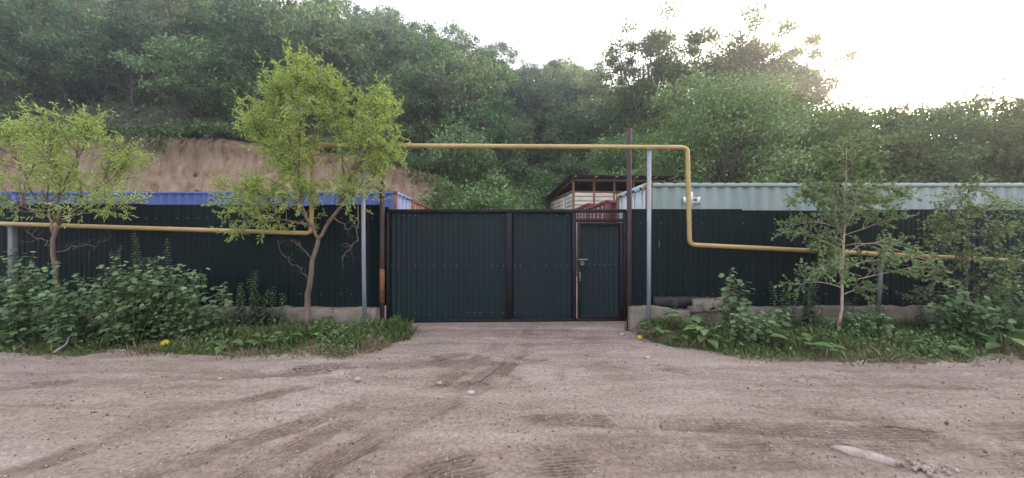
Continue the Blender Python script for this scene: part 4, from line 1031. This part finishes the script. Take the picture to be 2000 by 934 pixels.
BARE = [bare_tree(111, 6.5, 5.0, thick=2.6), bare_tree(112, 7.0, 4.4, thick=2.6)]
rg = np.random.default_rng(77); cnt = 0
step = 4.2
for yy in np.arange(25.5, 66, step):
    for xx in np.arange(-80, 60, step * 1.02):
        x = xx + rg.uniform(-1.6, 1.6); y = yy + rg.uniform(-1.6, 1.6); u = rg.random(); v = rg.random(); rz = rg.random() * 6.283
        f = float(foot(np.array([x]))[0])
        if y < f + 2.2 or (2 < x < 11.5 and y < 31): continue
        z = float(hz(np.array([x]), np.array([y]))[0]); px = CX + x / y * F; pt = CY - (z + 7 - EYE) / y * F; pb = CY - (z - EYE) / y * F
        if px < -160 or px > 2160 or pb < -40: continue
        if x > 22 and y > 50: continue
        if any(abs(px - q) < wq and yq - 5 < y < yq + 1.5 for q, yq, wq in ((205, 36, 60), (60, 40, 40), (862, 62, 30), (955, 58, 25))): continue
        low = y < f + 6
        if low: k = 3 if u < .5 else 6 if u < .8 else 2
        else:
            k = 0 if u < .34 else 1 if u < .62 else 2 if u < .80 else 4 if u < .93 else 5
            if k == 5 and y < 44: k = 1
        sc_t = .9 + .5 * v; rel = (y - f) / (62 - f)
        row = 'at the hill foot' if low else 'on the lower slope' if rel < .34 else 'half way up' if rel < .6 else 'on the upper slope' if rel < .88 else 'on the crest'
        zone = next(t for lim, t in ZONES if px < lim); size = 'small' if sc_t < 1.06 else 'middling' if sc_t < 1.23 else 'large'
        put_tree(K[k], x, y, sc_t, rz, size + ' ' + KL[k] + ' ' + row + ', ' + zone, 'trees of the hillside wood'); cnt += 1
seen = {}
for o in list(COL.objects):
    if o.get('group') == 'trees of the hillside wood': seen.setdefault(o['label'], []).append(o)
for lb, os_ in seen.items():
    os_.sort(key=lambda o: o.location.z)
    for q, o in enumerate(os_):
        if len(os_) == 2: o['label'] = lb.split(',')[0] + (', lower one,', ', higher one,')[q] + lb.split(',')[1]
        elif len(os_) == 3: o['label'] = lb.split(',')[0] + (', lowest,', ', middle one,', ', highest,')[q] + lb.split(',')[1]
# leafless trees one can pick out
for px, py, Y, k, s, lab in ((205, 95, 36, 0, 1.5, 'large leafless grey tree high on the left hillside'), (862, 95, 62, 1, 1.5, 'leafless tree on the skyline above the gate'), (60, 60, 40, 1, 1.4, 'leafless tree at the upper left corner'), (955, 120, 58, 0, .9, 'thin leafless tree on the skyline right of centre')):
    x = GX(px, Y); put_tree(BARE[k], x, Y, s, px * .1, lab, 'leafless trees', name='bare_tree', zo=.3)

# undergrowth on the hillside and hanging over the bank
rg = np.random.default_rng(78); n = 60000
x = rg.uniform(-70, 55, n); y = rg.uniform(24, 64, n); f = foot(x); ok = (y > f + 1.2) & (np.abs(x) < 1.35 * y + 3) & ~((x > 2) & (x < 11) & (y < 30)); x, y = x[ok], y[ok]
z = hz(x, y) + rg.random(len(x)) ** 1.5 * .8; m = len(x); S = rg.uniform(.18, .42, m)
o = mobj('undergrowth', leaf_mesh('undergrowth', 'diamond', np.stack([x, y, z], 1), rnd_dirs(rg, m) + np.array([0, 0, .1]), rnd_dirs(rg, m) * .6 + np.array([0, -.4, .7]), S, S * .6, M['l_h0'], rg)); tag(o, 'green undergrowth covering the hillside', 'undergrowth', kind='stuff')
n = 26000; x = rg.uniform(-50, 1.0, n); u = rg.random(n) ** 2.2; top = bankh(x) + 1.6
hang = np.clip(.35 + 1.7 * vnoise(x, x * 0, 2.2, 55) + 1.0 * vnoise(x, x * 0, .5, 56), .05, 1.5) + sstep(-9, -1, x) * .9
y = foot(x) + 1.35 - u * .8 + rg.uniform(-.3, .9, n); z = top + .75 - u * 2.0 * hang + rg.normal(size=n) * .12; S = rg.uniform(.12, .30, n)
o = mobj('bank_top_growth', leaf_mesh('bank_top_growth', 'diamond', np.stack([x, y, z], 1), rnd_dirs(rg, n) + np.array([0, -.3, -.5]), rnd_dirs(rg, n) + np.array([0, -.6, .5]), S, S * .5, M['l_h1'], rg)); tag(o, 'bushy growth hanging over the top of the soil bank', 'undergrowth', kind='stuff')
rt = MB(); rr_ = random.Random(5)
for k in range(150):
    x0 = rr_.uniform(-30, -3); y0 = float(foot(np.array([x0]))[0]) + 1.0; z0 = float(bankh(np.array([x0]))[0]) + 1.5; ln = rr_.uniform(.4, 2.0)
    rt.tube([(x0, y0, z0 + .2), (x0 + rr_.uniform(-.15, .15), y0 - .45, z0 - ln * .4), (x0 + rr_.uniform(-.3, .3), y0 - .75, z0 - ln)], [.02, .015, .006], 4, False)
tag(rt.build('hanging_roots', M['drystem'], None), 'dry roots and stalks hanging down the soil bank', 'roots', kind='stuff')
# bushes in the yard beyond the containers
YB = [crown_tree(121, 2.6, 3.0, 52, 95, .13, 'l_h1', .05, clump=.4), crown_tree(122, 2.2, 2.8, 50, 95, .12, 'l_h2', .05, clump=.38)]
for k, (px, Y, s, lab) in enumerate([(745, 21.9, 1.1, 'green bush above the rusty container corner'), (795, 22.6, .8, 'small bush beside the soil bank foot'), (870, 23.0, 1.3, 'bush just past the red containers'), (915, 22.0, 1.3, 'rounded bush left of the yard centre'),
        (960, 21.0, 1.35, 'light bush with white blossom in the yard'), (985, 22.5, 1.25, 'large bush left of the shed'), (1032, 25.0, .95, 'bush touching the left side of the shed'), (890, 26, 1.6, 'bush on the lower slope behind the red containers'), (950, 26.5, 1.7, 'tall bush on the slope behind the blossom bush'), (1010, 27.5, 1.7, 'bush on the slope behind the shed corner'), (1060, 30.5, 1.8, 'bush on the slope above the shed roof'), (835, 24.5, 1.2, 'bush against the low end of the soil bank')]):
    put_tree(YB[k % 2], GX(px, Y), Y, s, k * 1.3, lab, 'bushes in the yard', name='bush')
bl = MB(); rr_ = random.Random(9)
for k in range(60):
    a = rr_.random() * 6.28; r_ = rr_.uniform(.6, 1.5); x0 = GX(960, 21) + math.cos(a) * r_; y0 = 21 - abs(math.sin(a)) * r_ * .9; z0 = 1.2 + rr_.uniform(1.2, 3.2)
    bl.box(x0 - .05, x0 + .05, y0 - .04, y0 + .04, z0 - .02, z0 + .02)
bo_ = bl.build('blossom', M['flower'], None); tag(bo_, 'small white blossom heads on the yard bush', 'blossom', kind='stuff')

# right-hand trees: big round willow-like tree, airy tall elms behind, row along the yard
RT = [crown_tree(131, 9.8, 8.8, 150, 290, .17, 'l_rt', .05, clump=.8), crown_tree(132, 8.2, 6.5, 100, 210, .17, 'l_h1', .08, clump=.72), crown_tree(133, 7.6, 6.2, 90, 190, .17, 'l_r0', .10, clump=.68)]
EL = [crown_tree(141, 17.0, 8.8, 160, 320, .24, 'l_r0', .20, clump=.72), crown_tree(142, 15.5, 7.8, 125, 300, .23, 'l_r0', .30, clump=.6), crown_tree(143, 17.2, 7.6, 100, 190, .21, 'l_r0', .42, clump=.62)]
put_tree(RT[0], GX(1415, 22.5), 22.5, 1.0, .4, 'big round pale green tree behind the grey green container', 'trees behind the right containers')
for px, Y, k, s, lab in ((1264, 35, 2, 1.08, 'tall thin-crowned tree right of the gate post on the skyline'), (1330, 34, 1, 1.0, 'airy elm between the thin tree and the tallest elm'), (1435, 33, 0, 1.05, 'tallest airy elm above the round pale tree'), (1540, 32, 1, .98, 'leaning airy elm at the right of the tall group')):
    put_tree(EL[k], GX(px, Y), Y, s, px * .7, lab, 'tall elms on the right', name='elm_tree')
for px, Y, k, s, lab in ((1230, 32, 1, 1.0, 'dark bushy tree behind the shed roof'), (1290, 33, 1, 1.1, 'bushy tree left of the round pale tree'), (1600, 25, 2, .95, 'bushy tree right of the round pale tree'), (1690, 26, 2, 1.0, 'bushy tree behind the tall birch'), (1770, 25, 1, .92, 'bushy tree right of the tall birch top'), (1850, 26, 2, 1.05, 'tree with warm backlit top near the sun'),
        (1925, 25, 2, 1.0, 'backlit tree just left of the sun'), (2000, 25.5, 2, 1.0, 'backlit tree at the right edge before the sun'), (2090, 25, 1, 1.05, 'tree outside the right edge'), (1540, 30, 1, 1.15, 'dark tree below the leaning elm'), (1650, 32, 1, 1.15, 'farther dark tree in the right row'), (1810, 33, 2, 1.2, 'farther tree in the right row with ragged top'), (2190, 27, 1, 1.1, 'tree farther outside the right edge'), (1970, 33, 1, 1.1, 'dark tree behind the sunlit ones'), (1735, 23, 3, 1, 'low bushes behind the right container')):
    kk = YB[0] if k == 3 else RT[k]
    put_tree(kk, GX(px, Y), Y, s * 1.13, px * .31, lab, 'tree row on the right')

# ---------------------------------------------------------------- small things on the ground
def rock(name, loc, s, seed, label, mat='stone', cat='stone', n=10, rough=.16):
    rg = np.random.default_rng(seed); V = []; Fc = []
    for i in range(n // 2 + 2):
        th = math.pi * i / (n // 2 + 1)
        for j in range(n):
            ph = 2 * math.pi * j / n; r = 1 + rough * rg.normal()
            V.append((math.sin(th) * math.cos(ph) * s[0] * r, math.sin(th) * math.sin(ph) * s[1] * r, math.cos(th) * s[2] * r))
    for i in range(n // 2 + 1):
        for j in range(n): Fc.append((i*n+j, i*n+n+j, i*n+n+(j+1) % n, i*n+(j+1) % n))
    o = mobj(name, make_mesh(name, np.array(V), Fc, M[mat], True), None, loc); tag(o, label, cat); return o
x, y = G(1690, 884); r0 = rock('half_buried_stone', (x, y, -.030), (.22, .062, .045), 3, 'long pale half buried stone in the road at lower right', n=22, rough=.035, mat='dirtstone'); r0.rotation_euler = (0, 0, -.72)
for px, py, s, lab, sd in ((858, 750, .035, 'small dark stone in the track before the gate', 4), (920, 770, .05, 'pale stone in the middle of the road', 5), (1215, 655, .05, 'dark clod by the right end of the gate', 6), (1265, 700, .045, 'stone at the road edge right of the gate', 7), (700, 742, .04, 'pale stone left of the middle track', 8), (430, 741, .03, 'stone beside the dark patch at left', 10)):
    x, y = G(px, py); rock('stone', (x, y, s * .3), (s, s * .8, s * .55), sd, lab)
rr_ = random.Random(12)
for cnt_, mt, lab in ((2600, 'stone', 'pale grit and pebbles scattered on the dirt road'), (3000, 'clod', 'dark clods and grit scattered on the dirt road')):
    pb = MB()
    ys_ = [1.9 + rr_.random() ** 1.3 * 6.0 for _ in range(cnt_)]; xs2 = [rr_.uniform(-1.4, 1.4) * (q + .4) for q in ys_]
    zs_ = vnoise(np.array(xs2), np.array(ys_), 1.7, 1) * .05 + vnoise(np.array(xs2) * .5, np.array(ys_), .5, 2) * .022 - .008
    for x0, y0, z0 in zip(xs2, ys_, zs_):
        s = rr_.uniform(.004, .011) * (1.9 if rr_.random() < .06 else 1); a = rr_.random() * 3; c_, s_ = math.cos(a) * s, math.sin(a) * s
        pb.add([(x0 + c_, y0 + s_, z0), (x0 - s_, y0 + c_ * .8, z0), (x0 - c_, y0 - s_, z0), (x0 + s_, y0 - c_ * .8, z0), (x0, y0, z0 + s * 1.1), (x0, y0, z0 - s)], [(0,1,4),(1,2,4),(2,3,4),(3,0,4),(1,0,5),(2,1,5),(3,2,5),(0,3,5)])
    tag(pb.build('pebbles', M[mt], None), lab, 'gravel', kind='stuff')
dx, dy = G(1805, 912); db = MB()
for k in range(60):
    x0, y0 = dx + rr_.gauss(0, .10), dy + rr_.gauss(0, .05); s = rr_.uniform(.004, .013); db.box(x0 - s, x0 + s, y0 - s * .6, y0 + s * .6, -.02, s * .5)
tag(db.build('gravel_patch', M['dirtstone'], None), 'patch of broken gravel at the lower right of the road', 'gravel', kind='stuff')
x, y = G(104, 690); st_ = MB().tube([(0, 0, .0), (.03, .05, .05), (.02, .16, .09), (-.05, .26, .16), (-.03, .36, .30)], [.022, .02, .018, .014, .008], 7).build('stick', M['deadbark'], None, True, (x, y, .0)); tag(st_, 'crooked dead stick at the road edge far left', 'stick')
def fallen_leaf(px, py, s, mat, lab, up=.1, yv=None):
    x, y = G(px, py); rg = np.random.default_rng(px)
    me = leaf_mesh('fallen_leaf', 'broad', np.array([[0, 0, 0.]]), np.array([[.8, .3, .25]]), np.array([[.1, -.75, .8]]), np.array([s]), np.array([s * .9]), M[mat], rg)
    o = mobj('fallen_leaf', me, None, (x, y, max(vh(x, y), 0) + up)); tag(o, lab, 'leaf'); md = o.modifiers.new('t', 'SOLIDIFY'); md.thickness = .002; return o
fallen_leaf(312, 680, .15, 'l_yellowleaf', 'single yellow leaf at the foot of the left shrubs', .05)
x, y = 2.45, 7.2
fallen_leaf(1246, 664, .10, 'l_yellowleaf', 'yellowish leaf below the right grey post', .03)
lt = MB(); 
for k in range(5): lt.add([(rr_.uniform(-.1, .1), rr_.uniform(-.05, .05), rr_.uniform(0, .06)) for _ in range(4)], [(0, 1, 2), (0, 2, 3), (0, 1, 3)])
x, y = -2.32, 7.05; tag(lt.build('paper_scrap', M['white'], None, False, (x, y, vh(x, y) + .03)), 'crumpled white paper scrap by the left grey post', 'litter')

# ---------------------------------------------------------------- haze over the hillside
hv = bpy.data.materials.new('haze_air'); hv.use_nodes = True; nt = hv.node_tree; nt.nodes.clear()
pv = nt.nodes.new('ShaderNodeVolumePrincipled'); pv.inputs['Color'].default_value = (.93, .93, 1.0, 1); pv.inputs['Density'].default_value = .0034; pv.inputs['Anisotropy'].default_value = .78
mo = nt.nodes.new('ShaderNodeOutputMaterial'); nt.links.new(pv.outputs[0], mo.inputs['Volume'])
HAZE = MB().box(-420, 420, -210, 420, -14, 75).build('haze', hv); tag(HAZE, 'thin pale evening haze in the air', 'haze', kind='stuff')
HAZE.display_type = 'WIRE'
